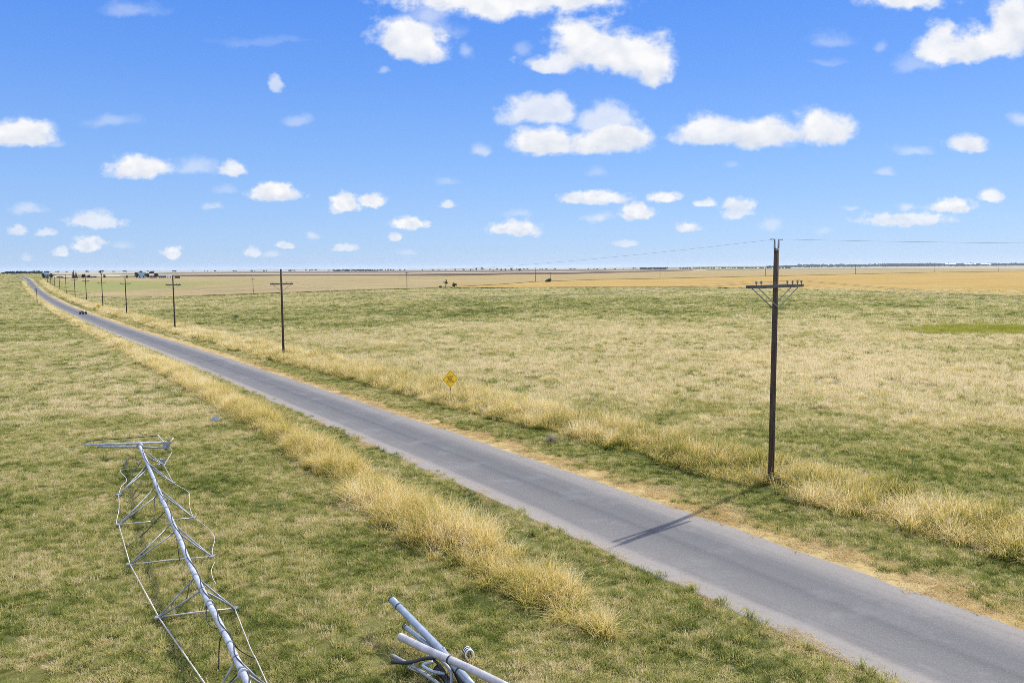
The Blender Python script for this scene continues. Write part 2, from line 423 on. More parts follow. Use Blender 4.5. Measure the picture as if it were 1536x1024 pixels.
# ------------------------------------------------------------------ grass (stuff: instanced tufts)
def blades_mesh(name, mat, size, n, h0, h1, width, lean, tufts, curl=.5, old=.08):
    r = np.random.default_rng(abs(hash(name)) % 9999 if False else sum(map(ord, name)))
    if tufts:
        tcx = r.uniform(-size / 2, size / 2, (tufts, 2)); ti = r.integers(0, tufts, n)
        th = r.uniform(.35, 1.25, tufts); tr = r.random(tufts)
        off = r.normal(0, .22 * size / math.sqrt(tufts), (n, 2)); base = tcx[ti] + off; hs = th[ti]
        out = off / (np.linalg.norm(off, axis=1, keepdims=True) + 1e-6)
    else:
        base = r.uniform(-size / 2, size / 2, (n, 2)); hs = np.ones(n); a = r.uniform(0, 6.283, n); out = np.stack([np.cos(a), np.sin(a)], 1)
    a = r.uniform(0, 6.283, n); out = out * .6 + np.stack([np.cos(a), np.sin(a)], 1) * .7
    h = r.uniform(h0, h1, n) * hs; ln = r.uniform(.2, 1, n) * lean
    w = width * r.uniform(.6, 1.3, n); a = r.uniform(0, 6.283, n); side = np.stack([np.cos(a), np.sin(a), np.zeros(n)], 1)
    lev = [0, .38, .74, 1.0]; V = np.zeros((n, 7, 3)); B = np.zeros((n, 7, 3))
    rnd = r.random(n)
    if tufts: rnd = .72 * tr[ti] + .28 * rnd
    oldf = (r.random(n) < old).astype(float)
    for i, q in enumerate(lev):
        c = np.zeros((n, 3)); c[:, :2] = base + out * (h * ln * q ** 1.8)[:, None]
        c[:, 2] = h * (q - curl * ln * .5 * q ** 3) - .01
        wd = w * (1 - q * .75) * .5
        if i < 3:
            V[:, 2 * i] = c - side * wd[:, None]; V[:, 2 * i + 1] = c + side * wd[:, None]; idx = (2 * i, 2 * i + 1)
        else:
            V[:, 6] = c; idx = (6,)
        for j in idx: B[:, j, 0] = q; B[:, j, 1] = rnd; B[:, j, 2] = oldf
    k = np.arange(n) * 7; fs = []
    q1 = np.stack([k, k + 1, k + 3, k + 2], 1); q2 = np.stack([k + 2, k + 3, k + 5, k + 4], 1); t3 = np.stack([k + 4, k + 5, k + 6], 1)
    fs = q1.tolist() + q2.tolist() + t3.tolist()
    me = bpy.data.meshes.new(name); me.from_pydata(V.reshape(-1, 3).tolist(), [], fs); me.update()
    at_ = me.attributes.new('blade', 'FLOAT_VECTOR', 'POINT'); at_.data.foreach_set('vector', B.reshape(-1, 3).ravel())
    me.materials.append(mat); return me

def kinds(name, mat, count, *a, **kw):
    c = bpy.data.collections.new(name)
    for i in range(count):
        o = bpy.data.objects.new('%s_%d' % (name, i), blades_mesh('%s%d' % (name, i), mat, *a, **kw)); c.objects.link(o)
    return c, count

def scatter(name, coll, pts, zs, rot=None, hvar=(.6, 1.5), off=0.0, label=None):
    """one stuff object: tufts of the collection standing on the points"""
    coll, cnt = coll; pts = np.asarray(pts); n = len(pts)
    me = bpy.data.meshes.new(name); me.vertices.add(n); me.vertices.foreach_set('co', pts.ravel())
    a = me.attributes.new('rz', 'FLOAT_VECTOR', 'POINT'); R = np.zeros((n, 3)); R[:, 2] = rng.uniform(0, 6.283, n)
    R[:, 0] = rng.normal(0, .05, n); R[:, 1] = rng.normal(0, .05, n); a.data.foreach_set('vector', R.ravel())
    a = me.attributes.new('scl', 'FLOAT_VECTOR', 'POINT'); a.data.foreach_set('vector', np.asarray(zs).ravel())
    a = me.attributes.new('pick', 'INT', 'POINT'); a.data.foreach_set('value', rng.integers(0, cnt, n).astype(np.int32))
    o = link(name, me); tag(o, label, None, kind='stuff')
    g = bpy.data.node_groups.new(name + '_scatter', 'GeometryNodeTree')
    g.interface.new_socket('Geometry', in_out='INPUT', socket_type='NodeSocketGeometry')
    g.interface.new_socket('Geometry', in_out='OUTPUT', socket_type='NodeSocketGeometry')
    k = NT(g); gi = k.n('NodeGroupInput'); go = k.n('NodeGroupOutput')
    ci = k.n('GeometryNodeCollectionInfo'); ci.inputs['Collection'].default_value = coll
    ci.inputs['Separate Children'].default_value = True; ci.inputs['Reset Children'].default_value = True
    ip = k.n('GeometryNodeInstanceOnPoints'); ip.inputs['Pick Instance'].default_value = True
    def named(nm, t):
        x = k.n('GeometryNodeInputNamedAttribute', data_type=t); x.inputs[0].default_value = nm; return x.outputs[0]
    g.links.new(gi.outputs[0], ip.inputs['Points']); g.links.new(ci.outputs[0], ip.inputs['Instance'])
    g.links.new(named('pick', 'INT'), ip.inputs['Instance Index'])
    ro = k.n('FunctionNodeEulerToRotation'); g.links.new(named('rz', 'FLOAT_VECTOR'), ro.inputs[0]); g.links.new(ro.outputs[0], ip.inputs['Rotation'])
    d = dryness(k, k.n('GeometryNodeInputPosition').outputs[0], off)
    zf = k.mr(d, .15, .85, hvar[0], hvar[1]); cx = k.n('ShaderNodeCombineXYZ'); cx.inputs[0].default_value = 1; cx.inputs[1].default_value = 1; k.put(cx.inputs[2], zf)
    sv = k.vm('MULTIPLY', named('scl', 'FLOAT_VECTOR'), cx.outputs[0]); g.links.new(sv, ip.inputs['Scale'])
    g.links.new(ip.outputs[0], go.inputs[0])
    md = o.modifiers.new('scatter', 'NODES'); md.node_group = g
    return o

def inside(P):
    X, Y = P[:, 0], P[:, 1]; s = X * RD[0] + Y * RD[1]; u = X * RN[0] + Y * RN[1] - tcen(s)
    return s, u
def front_right(s): return np.interp(s, [0, 35, 50, 70, 86, 124, 212, 300], [7.6, 7.7, 6.9, 6.9, 6.2, 6.2, 6.8, 6.6])
def fan(r0, r1, per_m2, half=39):
    n = int(math.radians(2 * half) / 2 * (r1 ** 2 - r0 ** 2) * per_m2)
    r = np.sqrt(rng.uniform(r0 ** 2, r1 ** 2, n)); a = np.radians(rng.uniform(-half, half, n))
    P = np.zeros((n, 3)); P[:, 0] = r * np.sin(a); P[:, 1] = r * np.cos(a); P[:, 2] = terr(P[:, 0], P[:, 1]); return P
def size(n, a, b, c=.8, d=1.25): return np.stack([q := rng.uniform(a, b, n), q, rng.uniform(c, d, n)], 1)

g_short = grass_mat('short_grass', .03, .34, 1.05, None, .45)
g_mid = grass_mat('pasture_grass', .14, .5, 1.0, None, .45)
g_verge = grass_mat('verge_grass', -.05, .34, 1.0, None, .45)
g_straw = grass_mat('straw_litter', .25, .1, .6, STRAWS)
TALL = [(.0, (.065, .10, .018)), (.30, (.20, .225, .040)), (.50, (.52, .43, .095)), (.74, (.78, .60, .21)), (1.0, (.86, .75, .46))]
g_tall = grass_mat('tall_grass', .08, .95, .60, TALL, .5)
g_tall2 = grass_mat('tall_dry_grass', .04, 1.15, .60, TALL, .5)
g_weed = grass_mat('green_weeds', .20, .3, .5, [(.0, (.19, .23, .025)), (.5, (.33, .34, .04)), (1.0, (.48, .44, .10))])
K_short = kinds('short_patch', g_short, 4, 1.2, 800, .07, .22, .013, 1.3, 16, .6, .06)
K_mid = kinds('mid_patch', g_mid, 4, 2.2, 700, .10, .30, .024, 1.2, 14, .5, .06)
K_far = kinds('far_patch', g_mid, 3, 4.6, 620, .16, .36, .045, 1.1, 22, .5, .06)
K_verge = kinds('verge_patch', g_verge, 4, 1.2, 800, .07, .22, .014, 1.3, 15, .6, .08)
K_straw = kinds('straw_patch', g_straw, 4, 1.0, 420, .05, .18, .014, 2.8, 0, .9, .10)
K_tall = kinds('tall_clump', g_tall, 8, .55, 95, .45, 1.2, .017, 1.0, 2, .9, .05)
K_tall2 = kinds('dry_clump', g_tall2, 8, .60, 95, .50, 1.25, .018, 1.15, 2, .85, .06)
K_tallfar = kinds('far_clump', g_tall2, 4, 1.4, 150, .55, 1.1, .035, .8, 5, .7, .06)
K_weed = kinds('weed_clump', g_weed, 3, 1.6, 200, .3, .8, .03, .6, 8, .5, .02)

g_gweed = grass_mat('dark_weeds', .0, .3, .4, [(.0, (.07, .11, .02)), (.5, (.13, .18, .035)), (1.0, (.24, .26, .06))], .4)
K_greenweed = kinds('dark_weed', g_gweed, 3, 1.2, 260, .2, .55, .016, .9, 7, .7, .0)
def pasture(side):
    for r0, r1, dens, K, a, b in ((9, 62, 2.6, K_short, .85, 1.2), (58, 150, .65, K_mid, .85, 1.25), (140, 360, .14, K_far, .85, 1.3)):
        P = fan(r0, r1, dens); s, u = inside(P)
        k = (u < -5.6) if side == 'left' else (u > front_right(s) + 3.0)
        P = P[k]
        yield P, K, a, b
for side in ('left', 'right'):
    for P, K, a, b in pasture(side):
        hv = (.7, 1.35) if side == 'left' else (.75, 2.3)
        scatter('pasture_grass', K, P, size(len(P), a, b), hvar=hv)
def row_of(P):
    v = P - np.array([0, 0, HC]); d = v @ fw; return 768 + F * (v @ rt) / d, 512 - F * (v @ up) / d
P = fan(350, 560, .10, 36); s, u = inside(P); px_, py_ = row_of(P); far_ = np.interp(px_, *zip(*PASTURE))
P = P[((u < -5.6) | (u > 8)) & ((py_ > far_ + .3) | (u < -5.6) | ((px_ < 104) & (u < 24)))]; scatter('pasture_grass', K_far, P, size(len(P), 1.0, 1.5, .8, 1.2), hvar=(.75, 1.6))
n_ = 5200; s = rng.uniform(440, 1150, n_); u = np.where(rng.random(n_) < .72, rng.uniform(-110, -5.6, n_), rng.uniform(7, 20, n_)); x, y = xy(s, tcen(s) + u)
P = np.stack([x, y, terr(x, y)], 1); scatter('pasture_grass', K_far, P, size(n_, 1.6, 2.3, .8, 1.2), hvar=(.7, 1.4))
def strip(s0, s1, dens, f0, f1):
    n = int((s1 - s0) * dens); s = rng.uniform(s0, s1, n); lo, hi = f0(s), f1(s); u = lo + (hi - lo) * rng.random(n)
    x, y = xy(s, tcen(s) + u); return np.stack([x, y, terr(x, y)], 1), s, u
c_ = lambda v: (lambda s: np.full_like(s, v))
P, s, u = strip(-4, 90, 4.5 * 2.2, front_right, lambda s: np.full_like(s, 3.9)); scatter('verge_grass', K_verge, P, size(len(P), .8, 1.2), off=-.1)
P, s, u = strip(-4, 90, 3.4 * 2.4, c_(-6.0), c_(-3.0)); scatter('verge_grass', K_verge, P, size(len(P), .8, 1.2, .9, 1.5), off=-.1)
P, s, u = strip(-4, 95, 1.8 * 4.0, c_(2.9), c_(4.8)); scatter('straw_litter', K_straw, P, size(len(P), .6, 1.1, .4, .9), off=.1)
P, s, u = strip(-4, 95, 2.0, c_(-3.2), c_(-2.6)); scatter('straw_litter', K_straw, P, size(len(P), .6, 1.0, .4, .8), off=.1)
P, s, u = strip(90, 300, 4.0, c_(4.5), lambda s: front_right(s) + .5); scatter('verge_grass', K_mid, P, size(len(P), .7, 1.1, .5, .9), off=-.1)
P, s, u = strip(90, 300, 3.0, c_(-5.5), c_(-3.6)); scatter('verge_grass', K_mid, P, size(len(P), .7, 1.1, .5, .9), off=-.1)

def lumpy(s, u, seed):
    r = np.random.default_rng(seed); q = np.zeros_like(s)
    for i in range(7):
        f = r.uniform(.25, 2.2); q += np.sin(s * f + r.uniform(0, 6.28) + u * r.uniform(-1.2, 1.2)) / (1 + f)
    return q / 2.2
def tall(name, K, s0, s1, dens, f0, f1, seed, hs=1.0):
    P, s, u = strip(s0, s1, dens, f0, f1); q = lumpy(s, u, seed)
    edge_ = np.minimum((u - f0(s)), (f1(s) - u)); keep = (edge_ + .55 * q > .05) & (rng.random(len(s)) < np.maximum(.92 + .5 * q, .74))
    
    for ps in (23.32, 97.0, 165.5):
        pb = road_pt(ps, 28.3 - tcen(ps) if ps < 100 else 27.4 - tcen(ps)); dv_ = -pb[:2] / np.linalg.norm(pb[:2]); dd = P[:, :2] - pb[:2] - dv_ * 1.1; keep &= np.hypot(dd[:, 0], dd[:, 1]) > (.95 if ps < 30 else 1.6)
    P, q, e = P[keep], q[keep], edge_[keep]; n = len(P); sc = size(n, .8, 1.25, .8, 1.15)
    sc[:, 2] *= hs * (1 + .45 * q) * np.clip(.62 + .45 * e, .6, 1.0)
    return scatter(name, K, P, sc, hvar=(.85, 1.15))
lf0 = lambda s: np.interp(s, [14, 16, 20, 30, 36, 46, 60, 110, 150, 230, 330], [-6.6, -7.4, -7.9, -7.9, -7.4, -6.9, -6.9, -6.4, -6.2, -5.8, -5.3])
lf1 = lambda s: np.interp(s, [14, 16, 20, 30, 36, 60, 110, 330], [-6.2, -5.9, -5.4, -5.3, -5.2, -4.5, -4.2, -3.6])
fr2 = lambda s: front_right(s) - .35
rf1 = lambda s: np.interp(s, [-5, 20, 60, 90, 200, 300], [12.0, 12.3, 12.3, 12.0, 12.0, 11.6])
tall('tall_grass', K_tall, 15.6, 95, 2.8 * 10, lf0, lf1, 3, 1.08)
tall('tall_grass', K_tallfar, 325, 760, 2.0 * 1.6, c_(-5.2), c_(-3.4), 7, .9)
tall('tall_grass', K_tallfar, 325, 760, 4.4 * 1.3, c_(6.4), c_(11), 8, 1.0)
tall('tall_grass', K_tallfar, 92, 330, 2.3 * 2.8, lf0, lf1, 4, .95)
tall('tall_grass', K_tall2, -6, 90, 5 * 10.0, fr2, rf1, 5, 1.12)
tall('tall_grass', K_tallfar, 88, 330, 5 * 2.2, fr2, rf1, 6, 1.1)
# loose taller tufts over the far side of the right pasture and the bright weed patch
P = fan(24, 190, .22); s, u = inside(P); q = lumpy(P[:, 0] * .35, P[:, 1] * .25, 9) + .8 * lumpy(P[:, 1] * .18, P[:, 0] * .1, 12)
P = P[(u > 12.5) & (q + rng.normal(0, .25, len(P)) > .15)]; scatter('pasture_tufts', K_tallfar, P, size(len(P), .35, .8, .3, .65), hvar=(.35, 1.25))
P = fan(30, 125, 1.5); s, u = inside(P); q = lumpy(P[:, 0] * .22 + 40, P[:, 1] * .16, 21) + .55 * lumpy(P[:, 1] * .5, P[:, 0] * .4, 23)
k_ = (u > 13.5) & (q + rng.normal(0, .2, len(P)) > .28); P = P[k_]; z_ = size(len(P), .7, 1.15, .35, .75); z_[:, 2] *= np.clip(.6 + .7 * q[k_], .6, 1.25); scatter('pasture_tufts', K_tall2, P, z_, hvar=(.6, 1.15))
P = fan(14, 75, .035); s, u = inside(P); P = P[(u < -9) | (u > 13)]; scatter('pasture_weeds', K_greenweed, P, size(len(P), .25, .7, .3, .6), hvar=(1, 1))
cw = hit(1515, 497); n = 620; a = rng.uniform(0, 6.283, n); r = np.sqrt(rng.random(n))
P = np.stack([cw[0] + 15 * r * np.cos(a), cw[1] + 8 * r * np.sin(a), np.zeros(n)], 1); P[:, 2] = terr(P[:, 0], P[:, 1])
scatter('green_weeds', K_weed, P, size(n, .8, 1.3), hvar=(1, 1))

# ------------------------------------------------------------------ roadside utility poles
def insulator_mb(c): return MB().lathe([(.0, 0), (.016, 0), (.016, .07), (.05, .075), (.055, .11), (.03, .125), (.045, .135), (.045, .16), (.02, .19), (0, .195)], 10, c)
def make_pole(loc, H, arm_h, arm_len, arm_rz, rad, full, label, group):
    root = empty('utility_pole', loc); tag(root, label, 'utility pole', group)
    MB().tube([(0, 0, -.3), (0, 0, H * .33), (0, 0, H * .66), (0, 0, H)], rad, 14, rad * .82).build('pole', M['wood'], root)
    ax = Vector((math.cos(arm_rz), math.sin(arm_rz), 0)); ay = Vector((-ax.y, ax.x, 0)); e = ax * arm_len / 2
    for sg in ((-1, 1) if full else (-1,)):
        o = ay * sg * (rad * .85 + .05)
        MB().bar(-e + o + Vector((0, 0, arm_h)), e + o + Vector((0, 0, arm_h)), .10 if full else .15, .12 if full else .17).build('crossarm', M['arm'], root)
        for q in (-1, 1):
            MB().bar(o * 1.0 + Vector((0, 0, arm_h - .92)), ax * q * arm_len * .40 + o + Vector((0, 0, arm_h - .065)), .012, .042).build('brace', M['steel'], root)
    if full:
        for q in (-.46, .46, -.36, .36):
            MB().bar(ax * arm_len * q - ay * (rad + .1) + Vector((0, 0, arm_h)), ax * arm_len * q + ay * (rad + .1) + Vector((0, 0, arm_h)), .02, .02).build('bolt', M['steel'], root)
    for q in ((-.45, -.355, .17, .28, .385, .47) if full else (-.42, .42, .22)):
        p = ax * arm_len * q - ay * (rad * .85 + .05) + Vector((0, 0, arm_h + .06))
        insulator_mb(p).build('insulator', M['porcelain'], root)
    if full:
        # steel band, ridge-pin fork and the little bar carrying the top wire
        MB().tube([(0, 0, H - .06), (0, 0, H + .10)], rad * .80, 14).build('pole_cap', M['steel'], root)
        ft = Vector((.86, -.5, 0)) if not full else ax
        for q in (-1, 1):
            MB().tube([ax * q * .13 + Vector((0, 0, H - .02)), ax * q * .15 + Vector((0, 0, H + .15)), ax * q * .16 + Vector((0, 0, H + .47))], .045, 8, .04).build('pin', M['steel'], root)
            MB().bar(ax * q * .13 + Vector((0, 0, H + .485)), ax * q * .46 + Vector((0, 0, H + .49)), .045, .035).build('clamp', M['steel'], root)
        MB().tube([Vector((.0, -rad * .9, .5)), Vector((0, -rad * .75, H * .5)), Vector((0, -rad * .66, H - .2))], .012, 6).build('ground_wire', M['wire'], root)
    else:
        MB().tube([(0, 0, H - .05), (0, 0, H + .12)], .05, 8, .04).build('pole_top_pin', M['steel'], root)
    return root

pole_s = [23.32, 97.0, 165.5, 238, 300, 363, 424, 487, 545, 600, 652, 700]
ptops = [None, (418, 403.5), (260.5, 415), (191, 417.5), (153, 405), (128, 417), (112.3, 418), (99, 417.5), (88.8, 418), (81.5, 418.5), (74, 417.5), (69, 417)]
plab = ['tall dark wooden utility pole in the right verge grass with double crossarm and forked top',
        'dark utility pole rising above the horizon, second nearest along the road',
        'dark utility pole in front of the farm sheds, third nearest along the road',
        'thin utility pole fourth nearest along the road, left of the blue farm building',
        'utility pole standing just right of the far yellow sign']
tops = []
for i, s_ in enumerate(pole_s):
    u = float(28.3 - tcen(s_)) if i < 2 else float(27.4 - tcen(s_))
    p = road_pt(s_, u); ppm = px_per_m(p)
    if i == 0:
        H, arm_h, al = 10.25, 8.72, 3.85; rz = math.radians(90 - 50)
    else:
        H, al = 10.4, 2.75; arm_h = H - 1.75; rz = math.atan2(RN[1], RN[0])
    lab = plab[i] if i < len(plab) else 'small distant utility pole, %s along the road towards the left horizon' % ['sixth', 'seventh', 'eighth', 'ninth', 'tenth', 'eleventh', 'twelfth'][i - 5]
    make_pole(Vector(p), H, arm_h, al, rz, (.135 if i == 0 else .14), i == 0, lab, 'utility poles along the road')
    tops.append((Vector(p), H, arm_h, al, rz))
# conductors: the next pole stands behind the camera side, outside the view
p = road_pt(-50, 9.0); tops.insert(0, (Vector(p), 10.22, 8.72, 2.66, math.atan2(RN[1], RN[0])))
make_pole(Vector(p), 10.22, 8.5, 2.66, math.atan2(RN[1], RN[0]), .16, False, 'dark wooden utility pole beyond the right side of the view', 'utility poles along the road')
def wire_path(f, sag, a=0, b=None):
    pts = []
    for i in range(a, (b or len(tops)) - 1):
        A, B = f(tops[i]), f(tops[i + 1]); n = 16 if i < 3 else 5
        for j in range(n): q = j / n; pts.append(A.lerp(B, q) - Vector((0, 0, sag * 4 * q * (1 - q))))
    pts.append(f(tops[(b or len(tops)) - 1])); return pts
def armpt(q): return lambda T: T[0] + Vector((math.cos(T[4]) * q * T[3], math.sin(T[4]) * q * T[3], T[2] + .25))
for nm, f, sag, lab in (('power_line', lambda T: T[0] + Vector((0, 0, T[1] + .50)), 1.0, 'thin top wire running over the tips of the roadside poles'),
                        ('power_line', armpt(.47), 1.2, 'thin wire on the outer right crossarm insulators of the roadside poles'),
                        ('power_line', armpt(.30), 1.25, 'thin wire on the inner right crossarm insulators of the roadside poles'),
                        ('power_line', armpt(-.45), 1.2, 'thin wire on the left crossarm insulators of the roadside poles')):
    o = MB().tube(wire_path(f, sag), .0042, 5).build(nm, M['wire']); tag(o, lab, 'wire', 'wires on the roadside poles')

# ------------------------------------------------------------------ poles along the far field track
for px, py, ty, lab in ((380, 440, 416.5, 'pale thin pole at the edge of the tan stubble, leftmost in the fields'),
                        (610.5, 432, 408, 'thin pole at the tan field edge, left of the two bushes'),
                        (803, 423, 401.5, 'tall thin field pole standing left of the small green shrub'),
                        (826, 422.5, 408, 'short pale pole standing beside the small green shrub in the fields'),
                        (990, 418.5, 400.5, 'thin field pole on the track, halfway between shrub and large pole'),
                        (1148, 414.6, 401, 'thin field pole just left of the large roadside pole'),
                        (1283, 411.6, 396, 'thin field pole, first right of the large roadside pole'),
                        (1402, 408.8, 394.5, 'thin field pole, second right of the large roadside pole'),
                        (1498, 407.4, 394.5, 'thin field pole, third right of the large roadside pole')):
    p = hit(px, py); H = (py - ty) / px_per_m(p)
    root = empty('field_pole', Vector(p)); tag(root, lab, 'utility pole', 'poles across the fields')
    th = .13 + .00010 * np.linalg.norm(p)
    MB().tube([(0, 0, -.2), (0, 0, H)], th, 8, th * .7).build('pole', M['post'] if 'pale' in lab else M['wood'], root)
    MB().bar((-.9, 0, H - .5), (.9, 0, H - .5), .1, .12).build('crossarm', M['arm'], root)

# ------------------------------------------------------------------ warning signs
def letter_strokes():
    S = {'R': [((0, 0), (0, 1)), ((0, 1), (.55, 1)), ((.55, 1), (.62, .75)), ((.62, .75), (.55, .52)), ((.55, .52), (0, .52)), ((.25, .52), (.65, 0))],
         'O': [((0, .15), (0, .85)), ((0, .85), (.15, 1)), ((.15, 1), (.5, 1)), ((.5, 1), (.65, .85)), ((.65, .85), (.65, .15)), ((.65, .15), (.5, 0)), ((.5, 0), (.15, 0)), ((.15, 0), (0, .15))],
         'A': [((0, 0), (.33, 1)), ((.33, 1), (.66, 0)), ((.13, .38), (.53, .38))],
         'D': [((0, 0), (0, 1)), ((0, 1), (.42, 1)), ((.42, 1), (.65, .75)), ((.65, .75), (.65, .25)), ((.65, .25), (.42, 0)), ((.42, 0), (0, 0))],
         'M': [((0, 0), (0, 1)), ((0, 1), (.36, .35)), ((.36, .35), (.72, 1)), ((.72, 1), (.72, 0))],
         'Y': [((0, 1), (.33, .5)), ((.66, 1), (.33, .5)), ((.33, .5), (.33, 0))],
         'F': [((0, 0), (0, 1)), ((0, 1), (.6, 1)), ((0, .53), (.5, .53))],
         'L': [((0, 1), (0, 0)), ((0, 0), (.58, 0))]}
    return S
def make_sign(loc, rz, centre_h, side, label, text=True):
    root = empty('warning_sign', loc, rz); tag(root, label, 'road sign', 'yellow diamond signs along the road')
    d = side * .7071
    MB().box((0, .045, (centre_h + d * .5 - .3) / 2), (.06, .045, centre_h + d * .5 + .3)).build('post', M['post'], root)
    MB().poly([(0, 0, centre_h - d), (d, 0, centre_h), (0, 0, centre_h + d), (-d, 0, centre_h)][::-1], (0, .006, 0)).build('panel', M['sign'], root)
    bd = MB()
    ring = [Vector((0, -.003, centre_h - d * .93)), Vector((d * .93, -.003, centre_h)), Vector((0, -.003, centre_h + d * .93)), Vector((-d * .93, -.003, centre_h))]
    for i in range(4): bd.bar(ring[i], ring[(i + 1) % 4], .003, .016)
    bd.build('border', M['letters'], root)
    if text:
        S = letter_strokes(); hh = .125
        for line, zc in (('ROAD', .155), ('MAY', -.02), ('FLOOD', -.195)):
            lw = len(line) * .115; mb = MB()
            for i, ch in enumerate(line):
                for (a, b) in S[ch]:
                    A = Vector((-lw / 2 + i * .115 + a[0] * .125, -.004, centre_h + zc - hh / 2 + a[1] * hh)); B = Vector((-lw / 2 + i * .115 + b[0] * .125, -.004, centre_h + zc - hh / 2 + b[1] * hh))
                    mb.bar(A, B, .004, .026)
            mb.build('lettering', M['letters'], root)
    for z in (.3, -.3): MB().tube([(0, -.008, centre_h + z), (0, .03, centre_h + z)], .012, 8).build('bolt', M['steel'], root)
    return root
RZ = math.atan2(RD[1], RD[0]) - math.pi / 2
p = hit(676, 605); make_sign(Vector(p), RZ, 37 / px_per_m(p), .91, 'yellow diamond warning sign with black lettering standing in tall roadside grass')
p = hit(148, 466); make_sign(Vector(p), RZ, 1.45, .95, 'far yellow diamond sign beside a dark utility pole', True)
p = hit(157, 466); root = empty('marker_post', Vector(p), RZ); tag(root, 'small white marker post in the grass right of the far yellow sign', 'marker post')
MB().box((0, 0, .35), (.10, .03, .9)).build('post', M['white'], root); MB().box((0, -.02, .70), (.34, .012, .40)).build('plate', M['white'], root)
p = road_pt(368, -6.4); root = empty('roadside_post', Vector(p)); tag(root, 'slim dark pole with a small box at its top, left of the road', 'pole')
MB().tube([(0, 0, -.2), (0, 0, 6.0)], .13, 8, .10).build('pole', M['wood'], root); MB().box((0, -.1, 5.5), (.55, .45, .95)).build('box', M['steel'], root)

# ------------------------------------------------------------------ quad bike on the road
def make_quad(loc, rz):
    root = empty('quad_bike', loc, rz); tag(root, 'small dark quad bike with a white panel alone on the grey road', 'quad bike')
    for x in (-.48, .48):
        for y in (-.62, .62):
            w = empty('wheel', (x, y, .30)); w.parent = root
            MB().tube([(-.13, 0, 0), (-.10, 0, 0), (.10, 0, 0), (.13, 0, 0)], .30, 18).build('tyre', M['tyre'], w)
            MB().tube([(-.138, 0, 0), (.138, 0, 0)], .13, 12).build('rim', M['steel'], w)
    MB().box((0, 0, .48), (.36, 1.5, .22)).box((0, .62, .62), (.5, .5, .14)).build('chassis', M['atv'], root)
    for y in (-.62, .62): MB().poly([(-.62, y - .34, .60), (-.62, y - .2, .70), (-.62, y + .2, .70), (-.62, y + .34, .60), (-.62, y + .2, .665), (-.62, y - .2, .665)], (1.24, 0, 0)).build('mudguard', M['atv'], root)
    MB().poly([(-.15, -.62, .74), (-.15, .18, .72), (-.15, .22, .80), (-.15, -.05, .84), (-.15, -.5, .88), (-.15, -.66, .86)], (.3, 0, 0)).build('seat', M['black'], root)
    MB().tube([(0, .45, .65), (0, .30, 1.05)], .04, 8).build('steering_column', M['steel'], root)
    MB().tube([(-.42, .18, 1.10), (-.15, .28, 1.08), (.15, .28, 1.08), (.42, .18, 1.10)], .022, 8).build('handlebar', M['black'], root)
    MB().poly([(-.18, .52, .72), (-.18, .80, .72), (-.18, .60, 1.12), (-.18, .46, 1.10)], (.36, 0, 0)).build('front_panel', M['white'], root)
    for y, z in ((.74, .80), (-.74, .90)):
        r = MB()
        for i in range(4): r.tube([(-.4, y - .2 + i * .13, z), (.4, y - .2 + i * .13, z)], .014, 6)
        for x in (-.4, .4): r.tube([(x, y - .22, z), (x, y + .22, z)], .016, 6)
        for x in (-.25, .25): r.tube([(x, y, z), (x, y, .55)], .016, 6)
        r.build('rack', M['black'], root)
    return root
make_quad(Vector(road_pt(256, .5, .062)), RZ + math.pi + .55)

